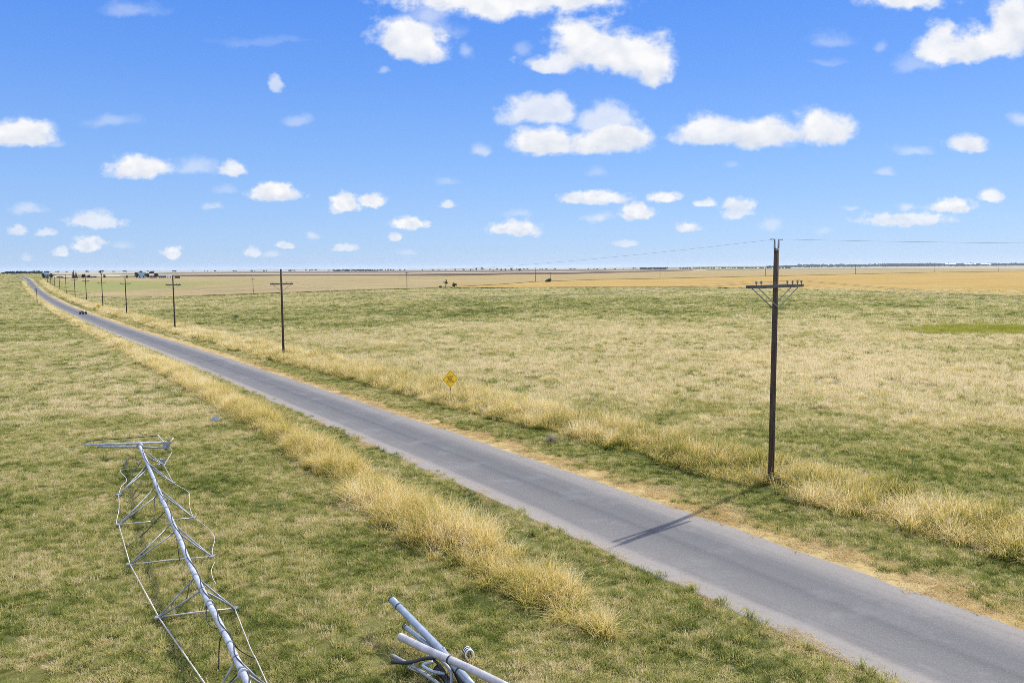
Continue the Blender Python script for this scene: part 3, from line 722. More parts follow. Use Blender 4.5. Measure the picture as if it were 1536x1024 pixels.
# ------------------------------------------------------------------ fallen irrigation span
def span():
    root = empty('irrigation_span', (-12.0, 26.0, 0)); org = Vector((-12.0, 26.0, 0))
    tag(root, 'fallen galvanised irrigation pipe span on its truss struts lying in the grass', 'irrigation span')
    L = lambda p: Vector(p) - org
    pp = [(209.5, 669, .62), (221, 695, .72), (238.4, 736.7, .85), (252.4, 769, .88), (267.4, 803, .9), (282.4, 840, .9), (296.6, 870.5, .9), (312.7, 903, .92), (332.5, 940.6, .92), (348.7, 974.8, .92), (368.4, 1018, .92), (392, 1072, .92)]
    path = [L(at(*q)) for q in pp]; sm = curve_pts(path, 5)
    MB().tube(sm, 0.074, 18, hollow=True).build('main_pipe', M['metal'], root)
    def on(y):          # the point of the pipe seen at picture row y
        for a, b in zip(pp[:-1], pp[1:]):
            if a[1] <= y <= b[1]:
                q = (y - a[1]) / (b[1] - a[1]); return L(at(a[0] + (b[0] - a[0]) * q, y, a[2] + (b[2] - a[2]) * q))
    def dirat(y): return (on(min(y + 8, 1070)) - on(max(y - 8, 670))).normalized()
    for y in (864, 884, 786, 797, 731, 739, 699, 949, 966, 987, 910, 812, 763, 845, 690, 720, 1005):
        d = dirat(y); c = on(y); MB().tube([c - d * .025, c + d * .025], .088, 16).build('band', M['strut'], root)
    for y in (752, 905, 1010):
        d = dirat(y); c = on(y); MB().tube([c - d * .018, c + d * .018], .118, 18).build('flange', M['metal'], root)
    G = lambda x, y, h=.06: L(at(x, y, h))
    nodes = {'L0': G(322, 1046), 'L1': G(238, 925), 'L2': G(195, 846), 'L3': G(178, 786), 'L4': G(178, 741), 'R0': G(403, 1030), 'R1': G(352, 912), 'R2': G(318, 834), 'R3': G(290, 776), 'R4': G(260, 724), 'R5': G(246, 697)}
    for nk, ys in (('L0', (987, 1008)), ('L1', (864, 884)), ('L2', (783, 796)), ('L3', (728, 740)), ('L4', (696, 701)), ('R0', (986, 1006)), ('R1', (864, 884)), ('R2', (784, 797)), ('R3', (730, 739)), ('R4', (692, 699)), ('R5', (673, 679))):
        for y in ys:
            a = nodes[nk]; b = on(y); b = b + (a - b).normalized() * .09
            mid = (a + b) / 2 + Vector((0, 0, random.uniform(-.03, .03)))
            MB().tube([a, mid, b], .025, 8).build('strut', M['strut'], root)
        MB().box(nodes[nk], (.20, .16, .05), .4).build('gusset', M['strut'], root)
    for a, b in (('L1', 'R1'), ('L2', 'R2')): MB().tube([nodes[a], (nodes[a] + nodes[b]) / 2 + Vector((0, 0, .02)), nodes[b]], .024, 8).build('cross_bar', M['rod'], root)
    MB().tube([nodes['L3'], nodes['L3'].lerp(nodes['R3'], .42)], .02, 8).build('cross_bar', M['rod'], root)
    MB().tube([nodes['R3'], nodes['R3'].lerp(nodes['L3'], .42)], .02, 8).build('cross_bar', M['rod'], root)
    for a, b in (('L0', 'L1'), ('L1', 'L2'), ('L2', 'L3')): MB().tube([nodes[a], nodes[b]], .020 if a != 'L2' else .017, 8).build('truss_rod', M['rod'], root)
    def rod(pts, r=.015, mat='rod', nm='truss_rod', n=5): MB().tube(curve_pts([L(at(*q)) for q in pts], n), r, 7).build(nm, M[mat], root)
    rod([(178, 786, .06), (174.5, 783, .1), (178.5, 762, .12), (178, 741, .06)])
    rod([(178, 741, .06), (182, 729, .16), (190, 719, .2), (180, 706, .25), (187, 704, .3), (218, 699, .6)], .014)
    rod([(246, 697, .06), (253, 686, .15), (258, 676, .2), (252, 669, .25)]); rod([(246, 697, .06), (253, 711, .06), (260, 724, .05)])
    rod([(260, 724, .06), (272, 731, .1), (283.5, 739, .14), (284.6, 760, .12), (290, 776, .06)])
    rod([(290, 776, .06), (305, 786, .08), (314.6, 794.6, .12), (322, 806.5, .12), (319, 822, .1), (318, 834, .06)], .012)
    rod([(322, 842, .08), (317, 855, .12), (319, 866, .1), (323.5, 875, .05)], .012)
    rod([(352, 912, .06), (365, 945, .12), (377, 975, .1), (385, 990, .08), (403, 1030, .06)], .016)
    # hoses and cable
    for pts in ([(285, 869, .75), (279, 899, .3), (264, 921, .05)], [(309, 908, .9), (310, 928, .6), (316, 939, .55), (325, 942, .85)], [(334, 949, .95), (329, 966, .6), (328, 1002, .05)],
                [(343, 947, .95), (354, 969, .5), (370, 981, .25), (385, 988, .06)], [(232, 745, .75), (231, 782, .3), (212, 802, .12), (190, 820, .04)], [(248, 766, .8), (230, 785, .3), (210, 806, .05)],
                [(204, 676, .5), (204, 692, .2), (208, 697, .1)], [(213, 690, .55), (203, 705, .3), (186, 728, .1)], [(216, 702, .5), (210, 725, .2), (200, 742, .04)], [(224, 720, .5), (205, 745, .1), (190, 753, .04)],
                [(265, 808, .8), (268, 830, .4), (269, 840, .06)], [(189, 681, .03), (199, 685, .05), (208, 690, .06)], [(189.5, 690, .04), (190.5, 703, .05)],
                [(361, 1004, .95), (352, 1015, .6), (344, 1024, .3)]):
        rod(pts, .014, 'black', 'hose')
    cab = []
    for i, y in enumerate(np.linspace(676, 1064, 60)):
        d = dirat(y); side = d.cross(Vector((0, 0, 1))).normalized(); a = math.radians(62 + 42 * math.sin(i * .83))
        cab.append(on(y) + (side * -math.cos(a) + Vector((0, 0, 1)) * math.sin(a)) * .088)
    MB().tube(cab, .012, 6).build('cable', M['black'], root)
    # tower beam at the far end
    b1 = [L(at(126, 667, .45)), L(at(190, 665, .50)), L(at(250, 663, .55))]; MB().tube(b1, .055, 12).build('tower_beam', M['metal'], root)
    b2 = [L(at(146, 670, .38)), L(at(190, 670, .38)), L(at(251, 671.5, .32))]; MB().tube(b2, .055, 12).build('tower_beam', M['strut'], root)
    MB().tube(curve_pts([L(at(130, 663, .3)), L(at(137, 660.5, .45)), L(at(190, 657, .5)), L(at(237, 653, .7))], 4), .018, 8).build('tower_rod', M['black'], root)
    MB().tube([L(at(237, 652.5, .8)), L(at(249, 667, .35))], .032, 8).build('tower_strut', M['rod'], root)
    MB().tube([L(at(260, 656.5, .7)), L(at(251.5, 668, .35))], .032, 8).build('tower_strut', M['rod'], root)
    g0 = L(at(250, 667, .45)); MB().poly([g0 + Vector((-.26, -.02, .16)), g0 + Vector((.26, -.02, .16)), g0 + Vector((.05, -.02, -.28)), g0 + Vector((-.08, -.02, -.28))], (0, .03, 0)).build('gusset_plate', M['strut'], root)
    MB().tube([L(at(209.5, 669, .62)) + Vector((0, -.05, 0)), L(at(209.5, 669, .62)) + Vector((-.03, .14, 0))], .15, 16).build('pipe_flange', M['strut'], root)
    MB().box(L(at(244, 692, .14)), (.22, .16, .28), .5).tube([L(at(236, 698, .06)), L(at(243, 693, .1))], .05, 8).build('gearbox', M['strut'], root)
span()

# ------------------------------------------------------------------ heap of broken pipes
GP = 'broken pipes heaped in the grass'
def loose(name, pts, r, mat, label, cat, group=GP, hollow=True, n=4, cuffs=()):
    P = [at(*q) for q in pts]; org = Vector((P[0].x, P[0].y, 0))
    root = empty(name, org); tag(root, label, cat, group)
    path = curve_pts([p - org for p in P], n) if len(P) > 2 else [p - org for p in P]
    MB().tube(path, r, 18 if r > .05 else 8, hollow=hollow and r > .05).build('tube' if r > .05 else 'bar', M[mat], root)
    for q in cuffs:
        i = min(int(q * (len(path) - 1)), len(path) - 2); a = path[i].lerp(path[i + 1], q * (len(path) - 1) - i); d = (path[i + 1] - path[i]).normalized()
        MB().tube([a - d * .02, a + d * .02], r * 1.10, 16).build('collar', M['black'], root)
    return root
loose('steel_pipe', [(588, 899, .78), (628, 940, .66), (668, 982, .50), (712, 1032, .32)], .092, 'metal_blue', 'bluish steel pipe with raised end, the longest one running under the pale pipe', 'pipe', cuffs=(.0, .09, .83))
loose('steel_pipe', [(600, 954, .80), (645, 976, .80), (700, 1000, .78), (770, 1034, .66)], .088, 'metal_pale', 'pale weathered pipe lying across the top of the broken pipe heap', 'pipe', cuffs=(.52,))
loose('steel_pipe', [(607, 939, .40), (630, 957, .42), (655, 977, .40), (690, 1005, .30)], .060, 'metal_blue', 'short dark blue pipe with flared black mouth between two larger pipes', 'pipe', cuffs=(.0, .03))
loose('steel_bar', [(588, 982, .30), (603, 990, .25), (630, 1005, .2), (668, 1032, .1)], .045, 'strut', 'long pale steel bar at the lower left of the pipe heap', 'steel bar')
loose('steel_bar', [(588, 992, .22), (612, 993, .3), (636, 987, .4), (660, 985, .45)], .045, 'black', 'black bent bar crossing the left of the pipe heap', 'steel bar')
loose('steel_bar', [(612, 1000, .12), (640, 1012, .12), (664, 1032, .1)], .030, 'rod', 'thin bright bar lowest on the grass beside the pipe heap', 'steel bar')
loose('steel_bar', [(650, 992, .42), (634, 997, .36), (648, 1006, .3), (668, 1010, .25)], .040, 'metal_blue', 'blue steel bar bent back into a hook in the pipe heap', 'steel bar')
loose('steel_bar', [(660, 988, .5), (672, 1000, .45), (677, 1012, .3), (676, 1034, .1)], .038, 'strut', 'grey bar curving down under the pale pipe', 'steel bar')
loose('steel_bar', [(645, 984, .4), (662, 1000, .3), (670, 1015, .2), (670, 1034, .1)], .030, 'black', 'black bar curving down beside the hooked blue bar', 'steel bar')
loose('steel_bar', [(640, 1015, .1), (655, 1008, .2), (672, 1010, .2)], .018, 'rod', 'thin curved rod joining the lower bars of the heap', 'steel bar')
loose('steel_bar', [(665, 971, .6), (671, 985, .5)], .040, 'strut', 'short stub bar sticking up behind the pale pipe', 'steel bar')
loose('steel_bar', [(655, 1002, .12), (668, 1016, .12), (684, 1040, .1)], .085, 'black', 'thick black tube added to darken the bottom of the heap beside the curved bars', 'tube')  # this and the next: black shapes added as the dark under the heap
loose('steel_bar', [(683, 1000, .3), (700, 1034, .1)], .10, 'black', 'thick black tube added to darken the gap under the pale pipe', 'tube')
c = at(702, 986, .0); root = empty('hose_coil', c, .4); tag(root, 'small black and white striped coil standing behind the pale pipe', 'coil', GP)
for i in range(6):
    ring = [(math.cos(a) * .10, -.10 + i * .04, 0.13 + math.sin(a) * .12) for a in np.linspace(0, 2 * math.pi, 17)]
    MB().tube(ring, .021, 8, cap=False).build('loop', M['black'] if i % 2 else M['white'], root)
c = at(321, 633, 0); root = empty('scrap', c, .3); tag(root, 'crumpled blue grey scrap lying by the left strip of tall grass', 'scrap')
MB().poly([(-.22, -.10, .05), (.18, -.12, .06), (.24, .06, .17), (.0, .10, .22), (-.18, .06, .10)], (.06, .18, .10)).build('sheet', M['tarp'], root)
MB().bar((-.1, -.2, .08), (.5, .1, .22), .04, .03).build('strip', M['metal'], root)

# ------------------------------------------------------------------ dry weeds and a sapling
def dry_weed(px, py, rad, label):
    p = hit(px, py); root = empty('dry_weed', Vector(p)); tag(root, label, 'weed'); mb = MB()
    for i in range(90):
        a = random.uniform(0, 6.283); e = random.uniform(.15, 1.4); d = Vector((math.cos(a) * math.cos(e), math.sin(a) * math.cos(e), math.sin(e)))
        q = d * rad * random.uniform(.7, 1.1); w = Vector((random.gauss(0, .15), random.gauss(0, .15), random.gauss(0, .1))) * rad
        mb.tube([Vector((0, 0, .15)), q * .5 + w, q + Vector((0, 0, -.1 * rad))], .006, 4, .003)
        for _ in range(2): mb.tube([q * .55 + w, q * .9 + Vector((random.gauss(0, .2), random.gauss(0, .2), random.gauss(0, .2))) * rad], .004, 4, .002)
    mb.build('stems', M['weed'], root)
M['weed'] = simple('dry_stems', (.40, .33, .24), .9, 0, .3, 6)
dry_weed(826, 664, .55, 'grey dry weed ball at the front foot of the right tall grass')
dry_weed(1197, 752, .5, 'grey dry weed ball in tall grass right of the large pole')
p = hit(476, 533); root = empty('sapling', Vector(p)); tag(root, 'leaning bare sapling in the grass right of the second pole', 'sapling')
MB().tube([(0, 0, 0), (.35, .1, .7), (.95, .2, 1.75)], .030, 6, .012).tube([(.4, .1, .8), (.3, .1, 1.25)], .015, 5, .006).tube([(.6, .14, 1.2), (.9, .1, 1.35)], .012, 5, .006).build('stem', M['weed'], root)

# ------------------------------------------------------------------ trees, shrubs, farm
def leaves(n, pts, rads, lsize, seed):
    r = np.random.default_rng(seed); V = []; Fc = []; w = np.array(rads) ** 2; w = w / w.sum()
    idx = r.choice(len(pts), n, p=w)
    for i in idx:
        d = r.normal(0, 1, 3); d /= np.linalg.norm(d); q = np.array(pts[i]) + d * rads[i] * r.uniform(.45, 1.08) * np.array([1, 1, .85])
        a = r.normal(0, 1, 3); a /= np.linalg.norm(a); b = np.cross(a, r.normal(0, 1, 3)); b /= np.linalg.norm(b); L = lsize * r.uniform(.6, 1.3); k = len(V)
        V += [q - a * L, q + b * L * .55, q + a * L, q - b * L * .55]; Fc.append((k, k + 1, k + 2, k + 3))
    return raw_mesh('crown', V, Fc)
def tree(px, py, h_px, w_px, kind, label, mat='leaf_dark', group=None, name='tree', dens=1.0):
    p = hit(px, py); m = px_per_m(p); H = h_px / m; W = w_px / m; sd = int(px * 7 + py)
    r = random.Random(sd); root = empty(name, Vector(p)); tag(root, label, 'shrub' if name == 'shrub' else 'tree', group)
    tk = MB(); th = .12 if name == 'shrub' else .30
    tk.tube([(0, 0, -.2), (W * .03, 0, H * .3), (0, 0, H * (.85 if kind == 'cone' else .6))], max(.1, H * .028), 8, max(.04, H * .008))
    blobs = []; rads = []
    if kind == 'cone':
        for i in range(9):
            q = i / 8; blobs.append((r.gauss(0, .05) * W, r.gauss(0, .05) * W, H * (.10 + .84 * q))); rads.append(W * .5 * (1 - .75 * q) + .1)
    else:
        for i in range(11 if kind != 'bare' else 8):
            a = r.uniform(0, 6.283); d = r.uniform(.1, .33) * W; z = H * (r.uniform(.25, .82) if kind == 'round' else r.uniform(.5, .88))
            blobs.append((math.cos(a) * d, math.sin(a) * d, z)); rads.append(W * r.uniform(.15, .25) if kind != 'bare' else W * r.uniform(.12, .2))
        for b in blobs[:7]: tk.tube([(0, 0, H * .22), Vector(b) * .6 + Vector((0, 0, H * .08)), Vector(b)], H * .014, 6, H * .004)
    tk.build('trunk', M['bark'], root)
    n = int((800 if kind != 'bare' else 260) * dens); cm = leaves(n, blobs, rads, max(.22, W * (.075 if kind != 'bare' else .06)), sd); link('crown', cm, M[mat], root)
    return root
GF = 'trees around the far farms'
tree(77.5, 417.7, 8.5, 7.5, 'round', 'round dark tree right of the leftmost farm building', group=GF)
tree(65, 418, 9.5, 6, 'round', 'narrow dark tree at the left end of the leftmost farm building', group=GF)
tree(70.5, 416.4, 12, 9, 'round', 'wide bluish tree rising behind the leftmost farm building', group=GF)
tree(110.6, 417.8, 12.4, 5.6, 'cone', 'taller pointed dark evergreen of a close pair beside the road poles', group=GF)
tree(114.2, 417.6, 10, 4.8, 'cone', 'shorter pointed dark evergreen of a close pair beside the road poles', group=GF)
tree(124.5, 417.4, 6.6, 7.5, 'round', 'low broad dark tree just right of the evergreen pair', group=GF)
tree(133, 417, 4.5, 7, 'round', 'low brownish shrub row tree left of the bare topped tree', 'leaf_mid', GF)
tree(152.5, 417, 13, 9, 'bare', 'thin open tree standing behind the pole near the far sign', 'leaf_dark', GF)
tree(157, 417, 6, 4, 'round', 'small dark tree at the right foot of the thin open tree', group=GF)
tree(190.5, 417.2, 3.6, 4, 'round', 'tiny dark tree seen behind the tip of the fourth pole', group=GF)
tree(205, 417.6, 9.5, 8, 'round', 'dark tree at the left end of the blue farm building', group=GF)
tree(211, 415.8, 10.5, 8, 'round', 'dark tree top showing over the blue roof', group=GF)
tree(220.5, 417.7, 8.5, 8, 'round', 'dark tree between the blue building and the brown shed', group=GF)
tree(234.5, 417.7, 8.5, 7, 'round', 'dark tree at the right end of the brown shed', group=GF)
tree(228, 415.6, 10, 8, 'round', 'dark tree top showing over the brown shed', group=GF)
tree(266, 417.4, 2.4, 8, 'round', 'low dark bush right of the third pole on the field edge', group=GF)
tree(668.5, 432.4, 15, 7, 'bare', 'taller thin shrub with bare stem at the edge of the stubble field', 'leaf_olive', None, 'shrub', 1.3)
tree(681.5, 432.6, 9, 8, 'round', 'lower rounded olive shrub right of the taller thin one', 'leaf_olive', None, 'shrub')
tree(822, 423.4, 5, 11, 'round', 'small dark green shrub between two field poles', 'leaf_mid', None, 'shrub')
tree(661, 433, 4, 6, 'bare', 'sparse low shrub left of the taller thin shrub', 'leaf_olive', None, 'shrub')
for i, (x, y, h, w, lab) in enumerate(((714, 406.2, 5, 3.6, 'small dark far tree, leftmost of the row before the horizon'), (722.5, 405.8, 6, 4.5, 'tallest small far tree, second in the row before the horizon'),
                                      (706, 406.6, 2.5, 2.4, 'tiny low far tree left of the row before the horizon'), (740, 406.8, 2.6, 2.4, 'tiny low far tree between the taller pairs before the horizon'), (752, 406.4, 4, 3.2, 'small far tree, left of a close pair before the horizon'),
                                      (758, 406.6, 3.8, 2.6, 'small far tree, right of a close pair before the horizon'), (767, 406.2, 5, 4.5, 'small broad far tree before the horizon, second from the right'), (779.5, 406.6, 4.4, 6, 'small wide far tree, rightmost of the row before the horizon'),
                                      (574, 406.2, 3.6, 2, 'tiny dark far tree, left of three in a tight row'), (578.5, 406.2, 3.8, 2, 'tiny dark far tree, middle of three in a tight row'), (582.5, 406.2, 3.4, 2, 'tiny dark far tree, right of three in a tight row'))):
    tree(x, y, h, w, 'round', lab, 'leaf_dark', 'small far trees in front of the horizon', dens=.5)

def shed(px, py, w_px, h_px, depth_m, wall, roof, label, roof_frac=.45, rz=0.0, doors=2, name='farm_building', dup=None):
    p = hit(px, py); m = px_per_m(p); W = w_px / m; H = h_px / m; e = H * (1 - roof_frac); a = math.atan2(p[0], p[1])
    root = empty(name, Vector(p), -a + rz); tag(root, label, 'building'); D = depth_m
    MB().poly([(-W / 2, -D / 2, -.3), (-W / 2, D / 2, -.3), (-W / 2, D / 2, e), (-W / 2, 0, H * .98), (-W / 2, -D / 2, e)], (W, 0, 0)).build('wall', M[wall], root)
    for sg in (-1, 1):
        A = Vector((0, sg * (D / 2 + .35), e - .1)); B = Vector((0, 0, H + .02)); t = .12
        MB().poly([A + Vector((-W / 2 - .3, 0, 0)), B + Vector((-W / 2 - .3, 0, 0)), B + Vector((-W / 2 - .3, 0, t)), A + Vector((-W / 2 - .3, 0, t))], (W + .6, 0, 0)).build('roof', M[roof], root)
    for i in range(doors):
        x = W * ((i + .5) / doors - .5); MB().box((x, -D / 2 - .03, e * .42), (min(1.6, W * .18), .06, e * .7)).build('door' if i == 0 else 'window', M['glass'], root)
    return root
shed(212.6, 417.2, 11, 8.4, 7, 'wall_blue', 'roof_blue', 'pale blue farm building with grey blue roof among dark trees', .45)
shed(229, 417.2, 8.5, 6.5, 6, 'wall_red', 'roof_pink', 'brown shed with weathered pinkish roof right of the blue building', .4)
shed(243.5, 417, 10, 5.4, 6, 'wall_grey', 'roof_grey', 'low grey open shed left of the third pole', .35, doors=4)
shed(253.8, 417, 7, 5.0, 5, 'white', 'roof_grey', 'small white farm shed directly left of the third pole', .4)
shed(69, 417.6, 7.5, 9, 7, 'wall_grey', 'roof_blue', 'grey farm building with pale roof, leftmost below the horizon', .4)
shed(137, 416.4, 14, 3.4, 6, 'wall_red', 'roof_grey', 'low reddish shed left of the thin open tree', .35, doors=3)
shed(90, 416.6, 9, 3.6, 6, 'wall_red', 'roof_pink', 'low reddish shed between the round tree and the evergreen pair', .35)
for x, w, lab in ((1426, 14, 'long white shed on the right horizon, left one of three'), (1455.5, 15, 'long white shed on the right horizon, middle one of three'), (1479, 14, 'long white shed on the right horizon, right one of three')):
    shed(x, 397.9, w, 2.6, 30, 'white', 'white', lab, .3, doors=0, name='long_shed')

def far_trees(name, rows, label, mat):
    """a distant wood that reads as one dark band"""
    V = []; Fc = []; r = np.random.default_rng(5)
    for (x0, x1, step, dist, h0, h1) in rows:
        for px in np.arange(x0, x1, step):
            px_ = px + r.uniform(-step, step); q = ray(px_, 400); k = dist * r.uniform(.93, 1.07) / q[1]; c = np.array([q[0] * k, q[1] * k, float(terr(q[0] * k, q[1] * k))]); h = r.uniform(h0, h1); w = h * r.uniform(.7, 2.2)
            for b in range(4):
                bc = c + np.array([r.uniform(-.5, .5) * w, r.uniform(-.5, .5) * w, h * r.uniform(.3, .62)]); rad = h * r.uniform(.25, .4); k0 = len(V)
                for th in range(4):
                    for ph in range(7):
                        a = math.pi * (th + .5) / 4; bq = 2 * math.pi * ph / 7; d = np.array([math.sin(a) * math.cos(bq) * 1.4, math.sin(a) * math.sin(bq) * 1.4, math.cos(a)]); V.append(bc + d * rad * r.uniform(.75, 1.2))
                for th in range(3):
                    for ph in range(7): Fc.append((k0 + th * 7 + ph, k0 + (th + 1) * 7 + ph, k0 + (th + 1) * 7 + (ph + 1) % 7, k0 + th * 7 + (ph + 1) % 7))
                Fc.append(tuple(k0 + i for i in range(7))[::-1]); Fc.append(tuple(k0 + 21 + i for i in range(7)))
    o = link(name, raw_mesh(name, V, Fc), M[mat]); tag(o, label, None, kind='stuff'); return o
far_trees('distant_wood', [(1150, 1620, 1.5, 5600, 9, 15), (1200, 1600, 2.2, 7600, 12, 20), (1330, 1410, 2, 7400, 16, 22), (1020, 1190, 3.5, 4400, 6, 10), (960, 1000, 2, 4000, 9, 13), (-80, 0, 12, 1700, 2.5, 5), (0, 42, 7, 1450, 2.5, 5), (14, 30, 3, 1450, 4, 6.5), (30, 66, 5, 1900, 6, 9),
                           (500, 570, 2.2, 3700, 6, 10), (440, 700, 11, 4800, 5, 10), (700, 960, 10, 5200, 6, 10), (60, 440, 16, 4500, 6, 10)], 'dark band of distant trees along the horizon', 'leaf_dark')

# ------------------------------------------------------------------ haze, sky, sun
SUN_EL = math.radians(43.5); SUN_AZ = math.atan2(.699, .715)      # measured from +Y towards +X
hz = MB().box((0, 6500, 21.5), (18000, 15400, 47)); m, k, out = new_mat('haze_air')
pv = k.n('ShaderNodeVolumePrincipled'); pv.inputs['Color'].default_value = (.74, .84, 1, 1); pv.inputs['Density'].default_value = .000035
pv.inputs['Anisotropy'].default_value = .2; k.t.links.new(pv.outputs[0], out.inputs['Volume'])
o = hz.build('haze', m); tag(o, kind='stuff')

sd = bpy.data.lights.new('sun', 'SUN'); sd.energy = 3.6; sd.angle = math.radians(.53); sd.color = (1.0, .945, .86)
so = bpy.data.objects.new('sun', sd); COL.objects.link(so)
dv = Vector((math.sin(SUN_AZ) * math.cos(SUN_EL), math.cos(SUN_AZ) * math.cos(SUN_EL), math.sin(SUN_EL)))
so.rotation_euler = dv.to_track_quat('Z', 'Y').to_euler(); so.location = dv * 60

w = bpy.data.worlds.new('World'); scene.world = w; w.use_nodes = True; w.node_tree.nodes.clear(); k = NT(w.node_tree)
wo = k.n('ShaderNodeOutputWorld'); sky = k.n('ShaderNodeTexSky', sky_type='NISHITA'); sky.sun_disc = False
sky.sun_elevation = SUN_EL; sky.sun_rotation = SUN_AZ; sky.altitude = 900; sky.air_density = 1.0; sky.dust_density = .25; sky.ozone_density = 4.0
hs = k.n('ShaderNodeHueSaturation'); hs.inputs['Saturation'].default_value = 1.12; hs.inputs['Value'].default_value = 1.0; k.t.links.new(sky.outputs[0], hs.inputs['Color'])
SKY = .105
gen = k.n('ShaderNodeTexCoord').outputs['Generated']; sp = k.n('ShaderNodeSeparateXYZ'); k.t.links.new(gen, sp.inputs[0])
yy = k.math('MAXIMUM', sp.outputs[1], .05)
cx = k.n('ShaderNodeCombineXYZ'); k.put(cx.inputs[0], k.math('DIVIDE', sp.outputs[0], yy)); k.put(cx.inputs[1], k.math('DIVIDE', sp.outputs[2], yy)); P0 = cx.outputs[0]
el = k.math('MAXIMUM', k.math('DIVIDE', sp.outputs[2], yy), 0)
near = k.mr(el, .04, .22)                                            # 0 at the horizon, where clouds are small, 1 high up
def cloud_noise(vec, lo, hi, detail, rough, color=False):
    a = k.noise(k.vm('MULTIPLY', vec, (1, 1.25, 0)), lo, detail, rough, 0, color); b = k.noise(k.vm('MULTIPLY', vec, (1, 1.25, 0)), hi, detail, rough, 0, color)
    if color: return k.mix(near, b, a)
    return k.math('ADD', k.math('MULTIPLY', a, near), k.math('MULTIPLY', b, k.math('SUBTRACT', 1.0, near)))
warp = k.vm('MULTIPLY', k.vm('SUBTRACT', cloud_noise(P0, 15, 42, 4, .55, True), (.5, .5, .5)), (.050, .036, 0))
PW = k.vm('ADD', P0, k.vm('MULTIPLY', warp, k.mr(near, 0, 1, .30, 1.0)))
fn = cloud_noise(P0, 26, 75, 6, .6)
CL = [(590, -60, 935, 26, 1), (700, -40, 930, 22, 1), (560, 27, 675, 86, 1), (600, -10, 690, 48, .55), (590, 20, 700, 60, .4), (690, 66, 712, 92, .4),
      (822, 35, 950, 100, 1), (880, 45, 1005, 112, 1), (950, 64, 1020, 123, 1), (783, 79, 860, 105, .9), (768, 60, 800, 85, .3),
      (750, 146, 870, 188, .85), (800, 143, 865, 180, .8), (866, 153, 950, 200, .75), (762, 188, 870, 232, 1), (840, 190, 960, 231, 1), (900, 178, 977, 228, 1),
      (1000, 176, 1120, 216, .95), (1085, 178, 1200, 222, 1), (1180, 166, 1282, 216, 1), (1020, 182, 1240, 216, .95), (1372, 32, 1440, 92, .95), (1400, 40, 1520, 88, 1), (1484, -20, 1560, 78, 1), (1335, 72, 1410, 106, .35), (1310, 55, 1336, 78, .3), (1284, -25, 1428, 17, 1),
      (-30, 178, 80, 221, 1), (10, 174, 62, 212, 1), (60, 205, 100, 220, .35), (155, 234, 260, 268, 1), (172, 232, 235, 262, 1), (252, 235, 332, 263, .5), (330, 237, 373, 264, .9), (372, 274, 450, 303, 1), (492, 288, 545, 318, 1), (535, 289, 586, 311, 1), (494, 310, 512, 320, .7),
      (10, 305, 75, 321, .55), (100, 316, 185, 344, .75), (104, 312, 140, 326, .4), (8, 338, 44, 354, .75), (50, 343, 86, 354, .65), (105, 354, 160, 377, .85), (78, 370, 106, 386, .75), (165, 360, 202, 373, .4), (30, 380, 52, 392, .5), (242, 368, 274, 387, .9),
      (365, 372, 390, 385, .75), (392, 374, 426, 387, .55), (414, 361, 442, 372, .8), (456, 346, 480, 361, .6), (494, 365, 540, 378, .7), (582, 349, 605, 363, .9), (585, 323, 645, 343, .95), (590, 372, 626, 383, .4), (655, 301, 682, 312, .8), (733, 329, 816, 354, .92), (750, 314, 802, 326, .35),
      (838, 287, 900, 306, .9), (860, 285, 947, 307, .95), (925, 306, 982, 330, .95), (874, 318, 922, 334, .6), (970, 285, 1020, 304, .95), (1040, 298, 1076, 311, .85), (1080, 296, 1132, 316, .85), (1082, 308, 1128, 328, .75), (1010, 333, 1050, 348, .9), (922, 359, 956, 369, .65), (1135, 326, 1182, 348, .5),
      (1285, 318, 1430, 338, .8), (1392, 297, 1466, 320, .95), (1465, 284, 1510, 303, .9), (1342, 303, 1378, 317, .6), (1260, 306, 1290, 314, .5), (1308, 249, 1347, 263, .5), (1415, 203, 1486, 230, .95), (1342, 216, 1402, 234, .45), (1512, 165, 1550, 186, .6), (1220, 340, 1250, 352, .3),
      (705, 212, 738, 235, .6), (880, 249, 912, 265, .3), (648, 263, 692, 278, .3), (428, 168, 470, 187, .38), (120, 169, 212, 190, .35), (150, 2, 242, 27, .32), (402, 110, 426, 134, .7), (564, 98, 586, 112, .4), (300, 55, 480, 72, .14), (1215, 45, 1286, 69, .3), (318, 275, 362, 290, .3), (300, 302, 337, 315, .55), (1083, 238, 1112, 251, .25), (1210, 86, 1280, 97, .2)]
acc = None; hgt = None
for (x0, y0, x1, y1, op) in CL:
    yb = y0 + (y1 - y0) * .64; q = ray((x0 + x1) / 2, yb); c = (q[0] / q[1], q[2] / q[1]); rx = (x1 - x0) / 2 / F * 1.06; ry = (yb - y0) / F * 1.10
    v = k.vm('MULTIPLY_ADD', PW, (1 / rx, 1 / ry, 0), (-c[0] / rx, -c[1] / ry, 0))
    big = op >= .8 and x1 - x0 >= 70 and y1 > 60
    if big: sy = k.n('ShaderNodeSeparateXYZ'); k.t.links.new(v, sy.inputs[0])
    v = k.vm('MAXIMUM', v, k.vm('MULTIPLY', v, (-1, -1.75, 0)))
    l = k.vm('LENGTH', v, out=1); l = k.math('MULTIPLY_ADD', k.math('SUBTRACT', fn, .5), 1.55 if op > .6 else 1.7, l)
    cov = k.mr(l, 1.12, .56 if op > .6 else .1, 0, op, True)
    acc = cov if acc is None else k.math('MAXIMUM', acc, cov)
    if big:
        mf = k.n('ShaderNodeMix', data_type='FLOAT'); k.put(mf.inputs[0], cov); k.put(mf.inputs[2], .25 if hgt is None else hgt); k.put(mf.inputs[3], sy.outputs[1]); hgt = mf.outputs[0]
infront = k.mr(sp.outputs[1], .06, .2)
